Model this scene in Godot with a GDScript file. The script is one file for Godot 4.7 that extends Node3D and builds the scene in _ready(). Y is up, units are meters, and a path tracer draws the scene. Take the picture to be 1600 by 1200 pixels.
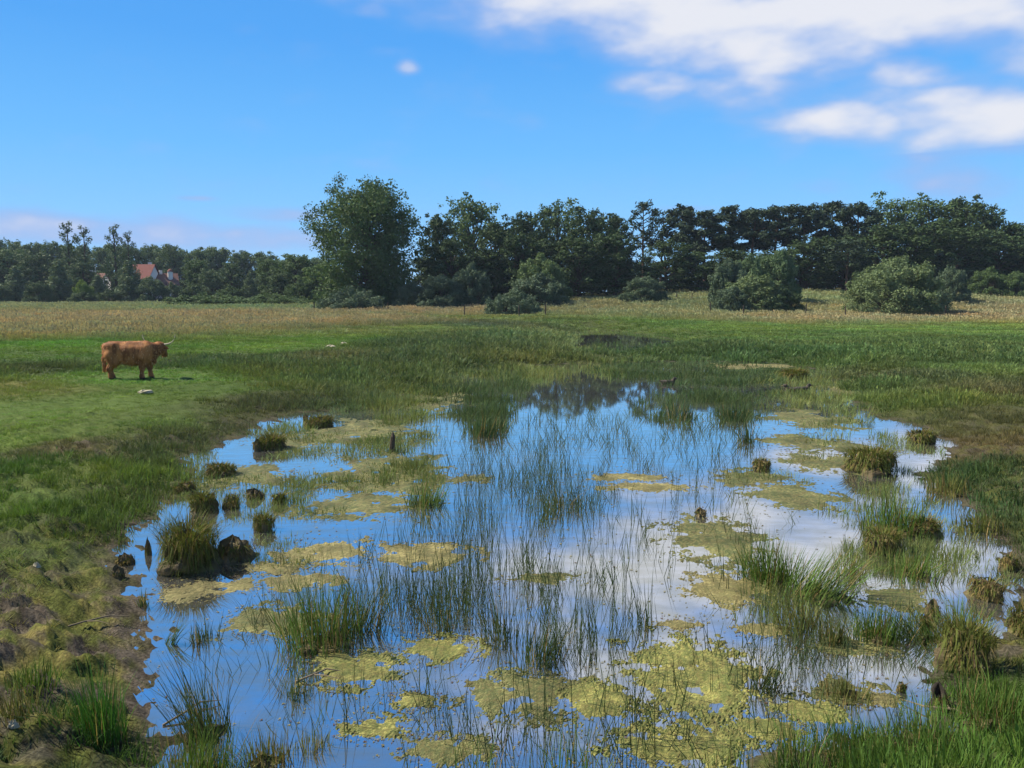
extends Node3D
# A shallow marsh pond in a meadow: a highland cow, willow bushes and woods behind.

const FOCAL := 1203.0                     # lens: pixels of a 1600 x 1200 picture
const EYE := Vector3(0, 2.8, 0)
const PITCH := 0.1159

var rng := RandomNumberGenerator.new()
var taken := {}
var M := {}
var n_low := FastNoiseLite.new()
var n_mid := FastNoiseLite.new()
var n_fine := FastNoiseLite.new()
var n_cell := FastNoiseLite.new()
var n_cloud := FastNoiseLite.new()
var n_cloud2 := FastNoiseLite.new()

# ------------------------------------------------------------------ helpers
func fr(a: float, b: float) -> float:
	return rng.randf_range(a, b)

func numbered(called: String) -> String:
	var k: int = taken.get(called, 0)
	taken[called] = k + 1
	return called if k == 0 else "%s_%03d" % [called, k]

func tag(o: Node, label: String, category: String, group := "", kind := "") -> Node:
	o.set_meta("label", label)
	o.set_meta("category", category)
	if group: o.set_meta("group", group)
	if kind: o.set_meta("kind", kind)
	return o

func thing(called: String, label: String, category: String, at := Vector3.ZERO, turn := 0.0, group := "") -> Node3D:
	var o := Node3D.new()
	o.name = numbered(called)
	add_child(o)
	o.position = at
	o.rotation.y = turn
	tag(o, label, category, group)
	return o

func piece(called: String, mesh: Mesh, mat: Material, parent: Node) -> MeshInstance3D:
	var o := MeshInstance3D.new()
	o.name = numbered(called) if parent == self else called
	o.mesh = mesh
	o.material_override = mat
	parent.add_child(o, true)
	return o

func ray(px: float, py: float) -> Vector3:
	return Basis(Vector3.RIGHT, -PITCH) * Vector3((px - 800.0) / FOCAL, (600.0 - py) / FOCAL, -1.0)

func on_plane(px: float, py: float, y := 0.0) -> Vector3:
	var d := ray(px, py)
	return EYE + d * ((y - EYE.y) / d.y)

func at_depth(px: float, py: float, depth: float) -> Vector3:
	var d := ray(px, py)
	return EYE + d * (depth / -d.z)

func on_ground(px: float, py: float) -> Vector3:
	var t := 3.0
	while t < 260.0:
		var p := at_depth(px, py, t)
		if p.y <= land(p.x, p.z):
			return Vector3(p.x, land(p.x, p.z), p.z)
		t *= 1.012
	var q := at_depth(px, py, 200.0)
	return Vector3(q.x, land(q.x, q.z), q.z)

func mat(called: String, c: Color, rough := 0.8, vertex := true) -> StandardMaterial3D:
	var m := StandardMaterial3D.new()
	m.resource_name = called
	m.albedo_color = c.linear_to_srgb()
	m.roughness = rough
	m.vertex_color_use_as_albedo = vertex
	m.cull_mode = BaseMaterial3D.CULL_DISABLED
	m.metallic_specular = 0.3
	M[called] = m
	return m

func leaf_mat(called: String, c: Color, through := 0.35) -> StandardMaterial3D:
	var m := mat(called, c, 0.6)
	m.metallic_specular = 0.18
	m.backlight_enabled = true
	m.backlight = Color(through, through, through * 0.6).linear_to_srgb()
	return m

# A growing list of triangles, committed as one mesh.
class Tris:
	var v := PackedVector3Array()
	var c := PackedColorArray()
	var n := PackedVector3Array()
	var i := PackedInt32Array()
	func tri(a: Vector3, b: Vector3, d: Vector3, col: Color) -> void:
		v.append(a); v.append(b); v.append(d)
		c.append(col); c.append(col); c.append(col)
	func quad(a: Vector3, b: Vector3, d: Vector3, e: Vector3, col: Color) -> void:
		tri(a, b, d, col)
		tri(a, d, e, col)
	func tube(pts: Array, rad: Array, sides: int, col: Color, capped := true) -> void:
		var rings := []
		for k in pts.size():
			var p: Vector3 = pts[k]
			var dir: Vector3 = (pts[mini(k + 1, pts.size() - 1)] - pts[maxi(k - 1, 0)]).normalized()
			var side := dir.cross(Vector3.UP if absf(dir.y) < 0.9 else Vector3.RIGHT).normalized()
			var up := side.cross(dir)
			var ring := []
			for s in sides:
				var a := TAU * s / sides
				ring.append(p + (side * cos(a) + up * sin(a)) * float(rad[k]))
			rings.append(ring)
		for k in rings.size() - 1:
			for s in sides:
				var t := (s + 1) % sides
				quad(rings[k][s], rings[k][t], rings[k + 1][t], rings[k + 1][s], col)
		if capped:
			for e in [0, rings.size() - 1]:
				for s in range(1, sides - 1):
					tri(rings[e][0], rings[e][s], rings[e][s + 1], col)
	func box(lo: Vector3, hi: Vector3, col: Color) -> void:
		var p := []
		for k in 8:
			p.append(Vector3(hi.x if k & 1 else lo.x, hi.y if k & 2 else lo.y, hi.z if k & 4 else lo.z))
		for f in [[0, 1, 3, 2], [4, 6, 7, 5], [0, 4, 5, 1], [2, 3, 7, 6], [0, 2, 6, 4], [1, 5, 7, 3]]:
			quad(p[f[0]], p[f[1]], p[f[2]], p[f[3]], col)
	func done() -> ArrayMesh:
		var a := []
		a.resize(Mesh.ARRAY_MAX)
		a[Mesh.ARRAY_VERTEX] = v
		a[Mesh.ARRAY_COLOR] = c
		if n.size() == v.size(): a[Mesh.ARRAY_NORMAL] = n
		if i.size(): a[Mesh.ARRAY_INDEX] = i
		var m := ArrayMesh.new()
		m.add_surface_from_arrays(Mesh.PRIMITIVE_TRIANGLES, a)
		return m

func smooth(a: float, b: float, x: float) -> float:
	return smoothstep(a, b, x)

func curve(xs: Array, ys: Array, x: float) -> float:
	if x <= xs[0]: return ys[0]
	for k in range(1, xs.size()):
		if x <= xs[k]:
			var t: float = (x - xs[k - 1]) / (xs[k] - xs[k - 1])
			t = t * t * (3.0 - 2.0 * t)
			return lerpf(ys[k - 1], ys[k], t)
	return ys[-1]

# ------------------------------------------------------------------ sky
func srgb(r: float, g: float, b: float) -> Color:
	return Color(r / 255.0, g / 255.0, b / 255.0).srgb_to_linear()

const BLOBS := [
	# middle x, y, half width, half height in the picture, strength, slope
	[1150, -5, 460, 92, 1.15, 0.03], [1210, 66, 200, 66, 1.05, 0.0], [1500, -10, 320, 92, 1.05, 0.0], [1180, 138, 130, 40, 0.80, 0.0], [1040, 130, 80, 24, 0.72, 0.05],
	[1330, 192, 140, 36, 0.88, 0.05], [1540, 190, 170, 54, 1.1, 0.02], [1410, 110, 84, 32, 0.78, 0.0], [1590, 88, 84, 36, 0.78, 0.0],
	[642, 106, 18, 12, 0.72, 0.0], [595, 17, 34, 16, 0.55, 0.1], [40, 356, 480, 28, 0.96, 0.06], [-250, 350, 300, 30, 0.9, 0.02], [430, 334, 100, 13, 0.62, 0.02], [1290, 290, 60, 14, 0.55, 0.0], [310, 310, 36, 4, 0.55, 0.03],
	[1080, 326, 70, 5, 0.5, 0.0], [1520, 270, 210, 80, 0.5, 0.0], [1380, 130, 320, 110, 0.5, 0.0],
	[1250, -190, 560, 120, 0.95, 0.0], [900, -330, 300, 60, 0.7, 0.0], [1500, -420, 500, 90, 0.85, 0.0],
]

func sky_color(dir: Vector3) -> Color:
	var el := rad_to_deg(asin(clampf(dir.y, -1.0, 1.0)))
	var c := srgb(150, 201, 243)
	var stops := [[0.0, srgb(162, 208, 243)], [4.0, srgb(136, 193, 242)], [10.0, srgb(106, 177, 238)], [17.0, srgb(82, 157, 230)], [24.0, srgb(74, 147, 222)], [45.0, srgb(58, 116, 192)], [90.0, srgb(42, 92, 166)]]
	for k in range(1, stops.size()):
		if el <= stops[k][0] or k == stops.size() - 1:
			c = stops[k - 1][1].lerp(stops[k][1], clampf((el - stops[k - 1][0]) / (stops[k][0] - stops[k - 1][0]), 0, 1))
			break
	if el < 0.0: return srgb(110, 130, 110)
	var q := Vector3(dir.x, dir.y * 2.6, dir.z)
	var n := n_cloud.get_noise_3dv(q * 100.0)
	var n2 := n_cloud2.get_noise_3dv(q * 100.0)
	var cover := -1.0
	# the clouds that stand over the wood, by their place in the sky
	var local := Basis(Vector3.RIGHT, PITCH) * dir
	if local.z < -0.2:
		var px := 800.0 + FOCAL * local.x / -local.z
		var py := 600.0 - FOCAL * local.y / -local.z
		px += n2 * 30.0
		cover = -0.6
		for b in BLOBS:
			var dx: float = (px - b[0]) / b[2]
			var dy: float = (py - b[1] - (px - b[0]) * b[5]) / b[3]
			var g: float = b[4] * (1.0 - smooth(0.25, 1.75, sqrt(dx * dx + dy * dy)))
			cover = maxf(cover, g - 0.5 + 0.10 * minf(b[4], 1.0))
	# the same fair-weather field goes on all round and overhead
	var away := 1.0 - smooth(0.35, 0.62, -local.z) if local.z < 0.0 else 1.0
	away = maxf(away, smooth(30.0, 42.0, el))
	var field := n2 * 1.5 + 0.02 + 0.18 * exp(-pow((el - 26.0) / 18.0, 2.0)) - 0.12
	cover = maxf(cover, lerpf(-1.0, field, away))
	var dens := smooth(-0.36, 0.46, cover + n * 0.5)
	var thick := smooth(-0.02, 0.85, cover + n * 0.62)
	var cloud := srgb(158, 176, 216).lerp(srgb(216, 218, 226), thick)
	if el < 9.0: cloud = cloud.lerp(srgb(148, 168, 216), 0.35 + (1.0 - thick) * 0.6)
	return c.lerp(cloud, dens * (0.55 + 0.43 * thick)) * 0.53

func sky_dir(x: float, y: float) -> Vector3:
	# direction of a place in the panorama (0..1 each way)
	var a := x * TAU
	var e := (0.5 - y) * PI
	return Vector3(sin(a) * cos(e), sin(e), -cos(a) * cos(e))

func make_sky() -> ImageTexture:
	var w := 768; var h := 384
	var im := Image.create(w, h, false, Image.FORMAT_RGBAF)
	im.fill(srgb(110, 130, 110))
	for y in h / 2 + 2:
		for x in w:
			im.set_pixel(x, y, sky_color(sky_dir((x + 0.5) / w, (y + 0.5) / h)))
	w = 4096; h = 2048
	im.resize(w, h, Image.INTERPOLATE_BILINEAR)
	# the same sky sampled more finely where its detail can be seen
	for y in range(int(h * 0.31), h / 2):
		for k in range(int(w * -0.105), int(w * 0.105)):
			var x := posmod(k, w)
			im.set_pixel(x, y, sky_color(sky_dir((x + 0.5) / w, (y + 0.5) / h)))
	return ImageTexture.create_from_image(im)

# ------------------------------------------------------------------ the lie of the land
const SHORE := [[262, 1200], [236, 1130], [222, 1050], [232, 1000], [196, 930], [180, 880], [196, 835], [246, 796], [262, 770], [290, 742], [300, 712], [352, 694], [414, 664], [446, 648], [500, 643], [560, 640], [612, 622], [668, 600], [700, 585], [770, 577], [860, 570], [980, 566], [1100, 564], [1215, 568], [1290, 578], [1325, 602], [1345, 640], [1420, 662], [1494, 692], [1486, 716], [1458, 742], [1490, 775], [1536, 812], [1570, 850], [1590, 890], [1625, 925], [1590, 965], [1540, 1000], [1492, 1015], [1502, 1045], [1484, 1085], [1466, 1120], [1436, 1142], [1340, 1146], [1296, 1172], [1180, 1200], [1150, 1240], [900, 1262], [560, 1258], [330, 1238]]
const POOL := [[868, 545], [900, 532], [896, 522], [938, 514], [1000, 522], [1062, 532], [1052, 541], [1000, 552], [940, 556]]
var shore := PackedVector2Array()
var pool := PackedVector2Array()
var sd_grid := PackedFloat32Array()
const SDX := 34.0
const SDZ := 72.0
const SDS := 0.25
var sdw := 0
var sdh := 0

func edge_distance(poly: PackedVector2Array, p: Vector2) -> float:
	var best := 1e9
	var inside := false
	var k := poly.size() - 1
	for i in poly.size():
		var a := poly[k]
		var b := poly[i]
		var q := Geometry2D.get_closest_point_to_segment(p, a, b)
		best = minf(best, q.distance_squared_to(p))
		if (b.y > p.y) != (a.y > p.y) and p.x < (a.x - b.x) * (p.y - b.y) / (a.y - b.y) + b.x:
			inside = not inside
		k = i
	return -sqrt(best) if inside else sqrt(best)

func lay_shore() -> void:
	for s in SHORE:
		var p := on_plane(s[0], s[1])
		shore.append(Vector2(p.x, p.z))
	for s in POOL:
		var p := on_plane(s[0], s[1])
		pool.append(Vector2(p.x, p.z))
	sdw = int(2 * SDX / SDS) + 1
	sdh = int(SDZ / SDS) + 1
	sd_grid.resize(sdw * sdh)
	for j in sdh:
		for i in sdw:
			var p := Vector2(-SDX + i * SDS, -j * SDS)
			var d := edge_distance(shore, p) if p.y > -40.0 else 12.0
			if p.y < -30.0: d = minf(d, edge_distance(pool, p))
			sd_grid[j * sdw + i] = d

func shore_distance(x: float, z: float) -> float:
	var u := (x + SDX) / SDS
	var v := -z / SDS
	if u < 0.0 or v < 0.0 or u >= sdw - 1 or v >= sdh - 1: return 12.0 if z < 0.0 else 3.0
	var i := int(u); var j := int(v)
	u -= i; v -= j
	var k := j * sdw + i
	return lerpf(lerpf(sd_grid[k], sd_grid[k + 1], u), lerpf(sd_grid[k + sdw], sd_grid[k + sdw + 1], u), v)

func rim(x: float, z: float) -> float:
	return shore_distance(x, z) + n_mid.get_noise_2d(x * 60.0, z * 60.0) * 0.30 * clampf(-z / 14.0, 0.4, 1.6) + n_mid.get_noise_2d(x * 170.0 + 500.0, z * 170.0) * 0.24 + n_fine.get_noise_2d(x * 110.0, z * 110.0) * 0.16

const LX := [0.0, 25.0, 42.0, 80.0, 110.0, 150.0, 400.0]
const LY := [0.26, 0.26, 0.32, 0.62, 0.9, 1.0, 1.0]
const RX := [0.0, 45.0, 72.0, 84.0, 100.0, 113.0, 140.0, 400.0]
const RY := [0.26, 0.3, 0.5, 0.85, 2.2, 3.15, 3.4, 3.4]

func land(x: float, z: float) -> float:
	var d := -z
	var s := rim(x, z)
	var t := smooth(-14.0, 34.0, x)
	var base := lerpf(curve(LX, LY, d), curve(RX, RY, d), t)
	base += smooth(-4.4, -1.0, z) * 0.85
	base += n_low.get_noise_2d(x * 4.0, z * 4.0) * (0.10 + 0.25 * smooth(40.0, 110.0, d))
	if d < 45.0:
		var near := 1.0 - smooth(22.0, 45.0, d)
		base += (n_mid.get_noise_2d(x * 150.0, z * 150.0) * 0.07 + n_fine.get_noise_2d(x * 120.0, z * 120.0) * 0.035) * near
	var bump := 0.0
	if d < 18.0 and s > 0.0:
		var cell := n_cell.get_noise_2d(x * 100.0, z * 100.0)
		bump = (0.06 - 0.15 * absf(n_mid.get_noise_2d(x * 190.0, z * 190.0 + 900.0)) - 0.045 * smooth(-0.55, -0.9, cell) + n_fine.get_noise_2d(x * 260.0, z * 260.0) * 0.03) * smooth(0.0, 0.5, s) * (1.0 - smooth(11.0, 18.0, d))
	var ragged := n_fine.get_noise_2d(x * 330.0, z * 330.0) * 0.022 * (1.0 - smooth(0.3, 1.0, absf(s))) if d < 40.0 else 0.0
	if s > 0.0:
		return bump + base * smooth(-0.12, clampf(d * 0.14, 1.1, 3.2), s) + ragged
	return -0.3 * smooth(0.0, 1.4, -s) + ragged

# What grows where: picture place, colour of the blades, height, thickness of growth, bare mud, kind of tuft
const SITES := [
	[206, 592, 0.114, 0.216, 0.0461, 0.04, 1, 0, 0], [250, 590, 0.114, 0.216, 0.0461, 0.05, 1, 0, 0],
	[40, 500, 0.304, 0.259, 0.156, 0.32, 1, 0, 1], [250, 495, 0.312, 0.259, 0.155, 0.32, 1, 0, 1], [450, 505, 0.298, 0.259, 0.155, 0.3, 1, 0, 1], [600, 500, 0.29, 0.259, 0.155, 0.3, 1, 0, 1], [150, 519, 0.261, 0.243, 0.14, 0.3, 1, 0, 1], [420, 482, 0.184, 0.234, 0.128, 0.3, 1, 0, 1], [640, 485, 0.298, 0.251, 0.155, 0.3, 1, 0, 1],
	[60, 539, 0.0997, 0.208, 0.0368, 0.099, 1, 0, 0], [300, 542, 0.107, 0.202, 0.0406, 0.087, 1, 0, 0], [500, 532, 0.122, 0.208, 0.043, 0.087, 1, 0, 0], [420, 546, 0.114, 0.202, 0.043, 0.074, 1, 0, 0], [660, 512, 0.15, 0.206, 0.0655, 0.12, 1, 0, 0],
	[60, 575, 0.0777, 0.117, 0.0502, 0.17, 1, 0, 2], [330, 565, 0.0865, 0.123, 0.0538, 0.19, 1, 0, 2], [450, 580, 0.104, 0.144, 0.0538, 0.22, 1, 0, 2], [560, 592, 0.0951, 0.137, 0.0538, 0.24, 1, 0, 2], [520, 555, 0.0951, 0.117, 0.0575, 0.15, 1, 0, 2], [140, 560, 0.0857, 0.168, 0.0368, 0.074, 1, 0, 0],
	[60, 640, 0.122, 0.216, 0.0442, 0.037, 1, 0, 0], [200, 628, 0.127, 0.228, 0.0491, 0.031, 1, 0, 0], [330, 612, 0.107, 0.195, 0.043, 0.043, 1, 0, 0], [120, 672, 0.122, 0.208, 0.043, 0.037, 1, 0.05, 0], [270, 655, 0.114, 0.195, 0.043, 0.037, 1, 0, 0], [15, 605, 0.199, 0.222, 0.0614, 0.12, 1, 0, 0], [10, 690, 0.141, 0.249, 0.043, 0.062, 1, 0, 0],
	[420, 632, 0.0865, 0.102, 0.0538, 0.15, 0.9, 0.2, 2], [560, 622, 0.0865, 0.117, 0.0538, 0.2, 1, 0, 2], [360, 668, 0.0694, 0.0822, 0.0502, 0.12, 0.8, 0.35, 2], [310, 690, 0.0765, 0.0972, 0.0502, 0.12, 0.8, 0.35, 2],
	[60, 735, 0.0787, 0.147, 0.036, 0.12, 1, 0.1, 0], [165, 745, 0.145, 0.214, 0.042, 0.19, 1, 0, 0], [110, 800, 0.0787, 0.147, 0.0336, 0.15, 1, 0.1, 0], [30, 790, 0.0968, 0.184, 0.036, 0.14, 1, 0.1, 0], [240, 712, 0.0849, 0.121, 0.0502, 0.14, 0.9, 0.3, 2], [105, 700, 0.103, 0.0883, 0.0546, 0.074, 0.6, 0.5, 0],
	[225, 770, 0.0696, 0.113, 0.0373, 0.14, 0.8, 0.4, 2], [170, 835, 0.0557, 0.0891, 0.0304, 0.12, 0.7, 0.6, 2],
	[70, 870, 0.0906, 0.155, 0.036, 0.062, 0.75, 0.3, 0], [100, 905, 0.0933, 0.127, 0.036, 0.043, 0.45, 0.6, 0], [150, 960, 0.15, 0.145, 0.045, 0.03, 0.35, 0.95, 0], [60, 1000, 0.15, 0.145, 0.045, 0.03, 0.35, 0.95, 0], [190, 1010, 0.15, 0.145, 0.045, 0.03, 0.35, 0.95, 0], [80, 1065, 0.15, 0.145, 0.045, 0.03, 0.35, 0.95, 0], [55, 1125, 0.0605, 0.0978, 0.03, 0.11, 0.6, 0.7, 0], [215, 1100, 0.15, 0.145, 0.045, 0.03, 0.35, 0.9, 0], [240, 1185, 0.0715, 0.138, 0.0336, 0.14, 1, 0.4, 0], [20, 1190, 0.066, 0.103, 0.0336, 0.093, 0.7, 0.6, 0],
	[620, 560, 0.0951, 0.137, 0.061, 0.25, 1, 0, 2], [720, 545, 0.0951, 0.144, 0.0646, 0.28, 1, 0, 2], [820, 530, 0.104, 0.15, 0.0646, 0.28, 1, 0, 2], [750, 508, 0.0865, 0.117, 0.0718, 0.19, 1, 0, 2], [640, 535, 0.0951, 0.137, 0.0628, 0.22, 1, 0, 2], [800, 560, 0.13, 0.171, 0.0681, 0.25, 1, 0, 2],
	[740, 498, 0.15, 0.193, 0.0655, 0.15, 1, 0, 0], [900, 502, 0.12, 0.169, 0.059, 0.15, 1, 0, 0], [1010, 504, 0.113, 0.188, 0.0531, 0.14, 1, 0, 0], [1150, 511, 0.128, 0.214, 0.0561, 0.11, 1, 0, 0],
	[1050, 484, 0.247, 0.267, 0.14, 0.3, 1, 0, 1], [950, 479, 0.233, 0.234, 0.128, 0.3, 1, 0, 1], [1280, 499, 0.312, 0.274, 0.155, 0.26, 1, 0, 1], [1500, 497, 0.304, 0.259, 0.148, 0.26, 1, 0, 1], [1560, 478, 0.298, 0.267, 0.155, 0.26, 1, 0, 1], [1290, 470, 0.214, 0.259, 0.128, 0.26, 1, 0, 1], [1290, 484, 0.284, 0.274, 0.148, 0.26, 1, 0, 1], [1500, 468, 0.228, 0.251, 0.128, 0.26, 1, 0, 1], [1050, 474, 0.199, 0.234, 0.128, 0.3, 1, 0, 1],
	[1200, 524, 0.105, 0.176, 0.0516, 0.12, 1, 0, 0], [1450, 515, 0.134, 0.226, 0.059, 0.087, 1, 0, 0], [1590, 512, 0.15, 0.226, 0.059, 0.099, 1, 0, 0], [1580, 532, 0.0978, 0.162, 0.0516, 0.099, 1, 0, 0], [1350, 527, 0.0978, 0.157, 0.0531, 0.12, 1, 0, 0],
	[1120, 545, 0.0865, 0.142, 0.0581, 0.25, 1, 0, 2], [1280, 555, 0.0951, 0.156, 0.0549, 0.25, 1, 0, 2], [1430, 550, 0.0951, 0.156, 0.0549, 0.22, 1, 0, 2], [1580, 560, 0.112, 0.156, 0.0549, 0.25, 1, 0, 2], [1480, 540, 0.104, 0.156, 0.0549, 0.19, 1, 0, 2],
	[1500, 580, 0.105, 0.162, 0.0516, 0.12, 1, 0, 0], [1410, 588, 0.104, 0.128, 0.0646, 0.15, 1, 0.1, 2], [1360, 605, 0.0951, 0.142, 0.0484, 0.22, 1, 0.1, 2], [1570, 610, 0.112, 0.122, 0.0581, 0.15, 1, 0.2, 2], [1450, 625, 0.121, 0.171, 0.0484, 0.19, 1, 0.1, 2],
	[1550, 650, 0.0958, 0.113, 0.0524, 0.11, 0.9, 0.3, 0], [1540, 705, 0.114, 0.103, 0.053, 0.093, 0.8, 0.5, 0], [1560, 760, 0.086, 0.113, 0.0414, 0.12, 0.9, 0.4, 2], [1500, 760, 0.0645, 0.113, 0.0386, 0.15, 0.9, 0.4, 2], [1590, 840, 0.0699, 0.0996, 0.0414, 0.12, 0.8, 0.5, 2], [1540, 800, 0.0645, 0.113, 0.0414, 0.15, 0.9, 0.4, 2],
	[1595, 1010, 0.066, 0.0978, 0.0312, 0.087, 0.6, 0.7, 0], [1550, 1090, 0.0605, 0.132, 0.0264, 0.16, 1, 0.2, 0], [1460, 1170, 0.0605, 0.132, 0.0264, 0.14, 1, 0.3, 0], [1320, 1190, 0.055, 0.109, 0.0264, 0.11, 0.9, 0.5, 0], [1590, 1180, 0.066, 0.138, 0.0288, 0.16, 1, 0.2, 0], [700, 1290, 0.066, 0.138, 0.036, 0.14, 0.9, 0.3, 0],
]
var site_at := PackedVector2Array()
var site_s := PackedFloat32Array()
var found := PackedFloat32Array()         # what site() last found: r g b height growth mud kind

func lay_sites() -> void:
	found.resize(7)
	for s in SITES:
		var p := on_ground(s[0], s[1])
		site_at.append(Vector2(p.x, p.z))
		site_s.append(1.0 / pow(maxf(0.35, -p.z * 0.13), 2.0))

func site(x: float, z: float) -> void:
	var p := Vector2(x, z)
	var total := 0.0
	var r := 0.0; var g := 0.0; var b := 0.0; var h := 0.0; var grow := 0.0; var mud := 0.0
	var best := 0.0
	var kind := 0
	for k in site_at.size():
		var q := site_at[k].distance_squared_to(p) * site_s[k] + 0.12
		if q > 60.0 and total > 0.0: continue
		var w := 1.0 / (q * q)
		var s: Array = SITES[k]
		total += w
		r += w * s[2]; g += w * s[3]; b += w * s[4]; h += w * s[5]; grow += w * s[6]; mud += w * s[7]
		if w > best:
			best = w
			kind = s[8]
	total = 1.0 / total
	found[0] = r * total; found[1] = g * total; found[2] = b * total; found[3] = h * total; found[4] = grow * total; found[5] = mud * total; found[6] = kind

func make_ground() -> void:
	# rows grow coarser with distance; one sheet out to the horizon
	var rows := PackedFloat32Array()
	var z := 8.0
	while z > -1600.0:
		rows.append(z)
		z -= 0.05 + maxf(0.0, -z - 3.0) * 0.0105 + (0.3 if z > -2.5 else 0.0)
	var cols := 340
	var t := Tris.new()
	for j in rows.size():
		var zz := rows[j]
		var half := maxf(5.5, -zz * 0.86 + 1.5) if zz > -260.0 else -zz * 1.5
		for i in cols + 1:
			var x := half * (2.0 * i / cols - 1.0)
			var y := land(x, zz)
			t.v.append(Vector3(x, y, zz))
			var c := Color(0.06, 0.08, 0.03)
			if zz > -190.0 and zz < -2.0 and absf(x) < -zz * 0.8 + 4.0:
				site(x, zz)
				var wet := rim(x, zz)
				var a := n_mid.get_noise_2d(x * 190.0 + 70.0, zz * 190.0)
				var bb := n_fine.get_noise_2d(x * 170.0, zz * 170.0 + 50.0)
				var mud := Color(0.125, 0.108, 0.085).lerp(Color(0.045, 0.036, 0.027), smooth(-0.1, 0.45, bb))
				var moss := Color(0.24, 0.21, 0.07).lerp(Color(0.10, 0.12, 0.03), smooth(-0.3, 0.3, bb + a * 0.5))
				var bare := mud.lerp(moss, smooth(-0.08, 0.2, a + bb * 0.5 + 0.14))
				var thatch := Color(found[0] * 0.95, found[1] * 0.85, found[2] * 0.9)
				c = thatch.lerp(bare, clampf(found[5] * 1.15 + bb * 0.3, 0, 1))
				if wet < 0.25: c = c.lerp(mud, smooth(0.25, 0.0, wet) * 0.8)
			t.c.append(c)
	for j in rows.size() - 1:
		for i in cols:
			var a := j * (cols + 1) + i
			t.i.append_array([a, a + cols + 1, a + 1, a + 1, a + cols + 1, a + cols + 2])
	t.n.resize(t.v.size())
	for j in rows.size():
		for i in cols + 1:
			var k := j * (cols + 1) + i
			var l := k - (1 if i > 0 else 0)
			var rr := k + (1 if i < cols else 0)
			var u := k - ((cols + 1) if j > 0 else 0)
			var d := k + ((cols + 1) if j < rows.size() - 1 else 0)
			t.n[k] = (t.v[rr] - t.v[l]).cross(t.v[u] - t.v[d]).normalized() * 1.0
			if t.n[k].y < 0: t.n[k] = -t.n[k]
	var g := piece("ground", t.done(), M.ground, self)
	tag(g, "uneven meadow ground with wet mud and moss round the pond", "ground", "", "structure")

# ------------------------------------------------------------------ grass and rushes
func blade(t: Tris, root: Vector3, h: float, w: float, lean: Vector3, bend: float, col: Color, segs := 2) -> void:
	var side := lean.cross(Vector3.UP)
	if side.length() < 0.01: side = Vector3(fr(-1, 1), 0, fr(-1, 1))
	side = side.normalized().rotated(Vector3.UP, fr(-1.2, 1.2)) * w * 0.5
	var last := root
	for k in segs:
		var f := float(k + 1) / segs
		var p := root + Vector3(lean.x * (f + bend * f * f), f * (1.0 - 0.25 * bend * f * lean.length()), lean.z * (f + bend * f * f)) * h
		var w0 := 1.0 - 0.85 * pow(float(k) / segs, 1.6)
		var w1 := 1.0 - 0.85 * pow(f, 1.6)
		if k == segs - 1:
			t.tri(last - side * w0, last + side * w0, p, col)
		else:
			t.quad(last - side * w0, last + side * w0, p + side * w1, p - side * w1, col)
		last = p

# tuft of unit height: blades spread over a disc
func tuft(n: int, spread: float, width: float, lean: float, seed_heads := 0, segs := 2, droop := 0.6) -> ArrayMesh:
	var t := Tris.new()
	for k in n:
		var a := fr(0, TAU)
		var r := sqrt(rng.randf()) * spread
		var out := Vector3(cos(a), 0, sin(a))
		var l := out * fr(0.05, lean) + Vector3(fr(-0.1, 0.1), 0, fr(-0.1, 0.1))
		var s := fr(0.62, 1.3)
		var col := Color(s * fr(0.85, 1.2), s, s * fr(0.75, 1.15))
		if rng.randf() < 0.10: col = Color(1.7 * s, 1.25 * s, 1.5 * s)
		blade(t, out * r, fr(0.5, 1.0), width * fr(0.7, 1.3), l, fr(0.1, droop), col, segs)
	for k in seed_heads:
		var a := fr(0, TAU)
		var p := Vector3(cos(a), 0, sin(a)) * spread * sqrt(rng.randf())
		var top := p + Vector3(fr(-0.2, 0.2), fr(0.9, 1.25), fr(-0.2, 0.2))
		var w := Vector3(cos(a * 3.0), 0, sin(a * 3.0)) * width * 0.5
		t.tri(p - w * 0.5, p + w * 0.5, top, Color(1.2, 1.15, 1.2))
		var m := top.lerp(p, 0.2)
		t.quad(top, m + w * 2.2, m.lerp(p, 0.12), m - w * 2.2, Color(1.25, 1.12, 1.3))
	return t.done()

class Scatter:
	var at: Array[Transform3D] = []
	var col: Array[Color] = []

func spread_out(called: String, mesh: Mesh, material: Material, s: Scatter, label: String, category: String) -> void:
	if s.at.is_empty(): return
	var mm := MultiMesh.new()
	mm.transform_format = MultiMesh.TRANSFORM_3D
	mm.use_colors = true
	mm.mesh = mesh
	mm.instance_count = s.at.size()
	for k in s.at.size():
		mm.set_instance_transform(k, s.at[k])
		mm.set_instance_color(k, s.col[k])
	var o := MultiMeshInstance3D.new()
	o.name = numbered(called)
	o.multimesh = mm
	o.material_override = material
	add_child(o, true)
	tag(o, label, category, "", "stuff")

func put(s: Scatter, p: Vector3, wide: float, high: float, c: Color, tilt := 0.0) -> void:
	var b := Basis(Vector3.UP, fr(0, TAU))
	if tilt > 0.0: b = Basis(Vector3(fr(-1, 1), 0, fr(-1, 1)).normalized(), fr(0, tilt)) * b
	s.at.append(Transform3D(b.scaled_local(Vector3(wide, high, wide)), p))
	s.col.append(c)

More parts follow.
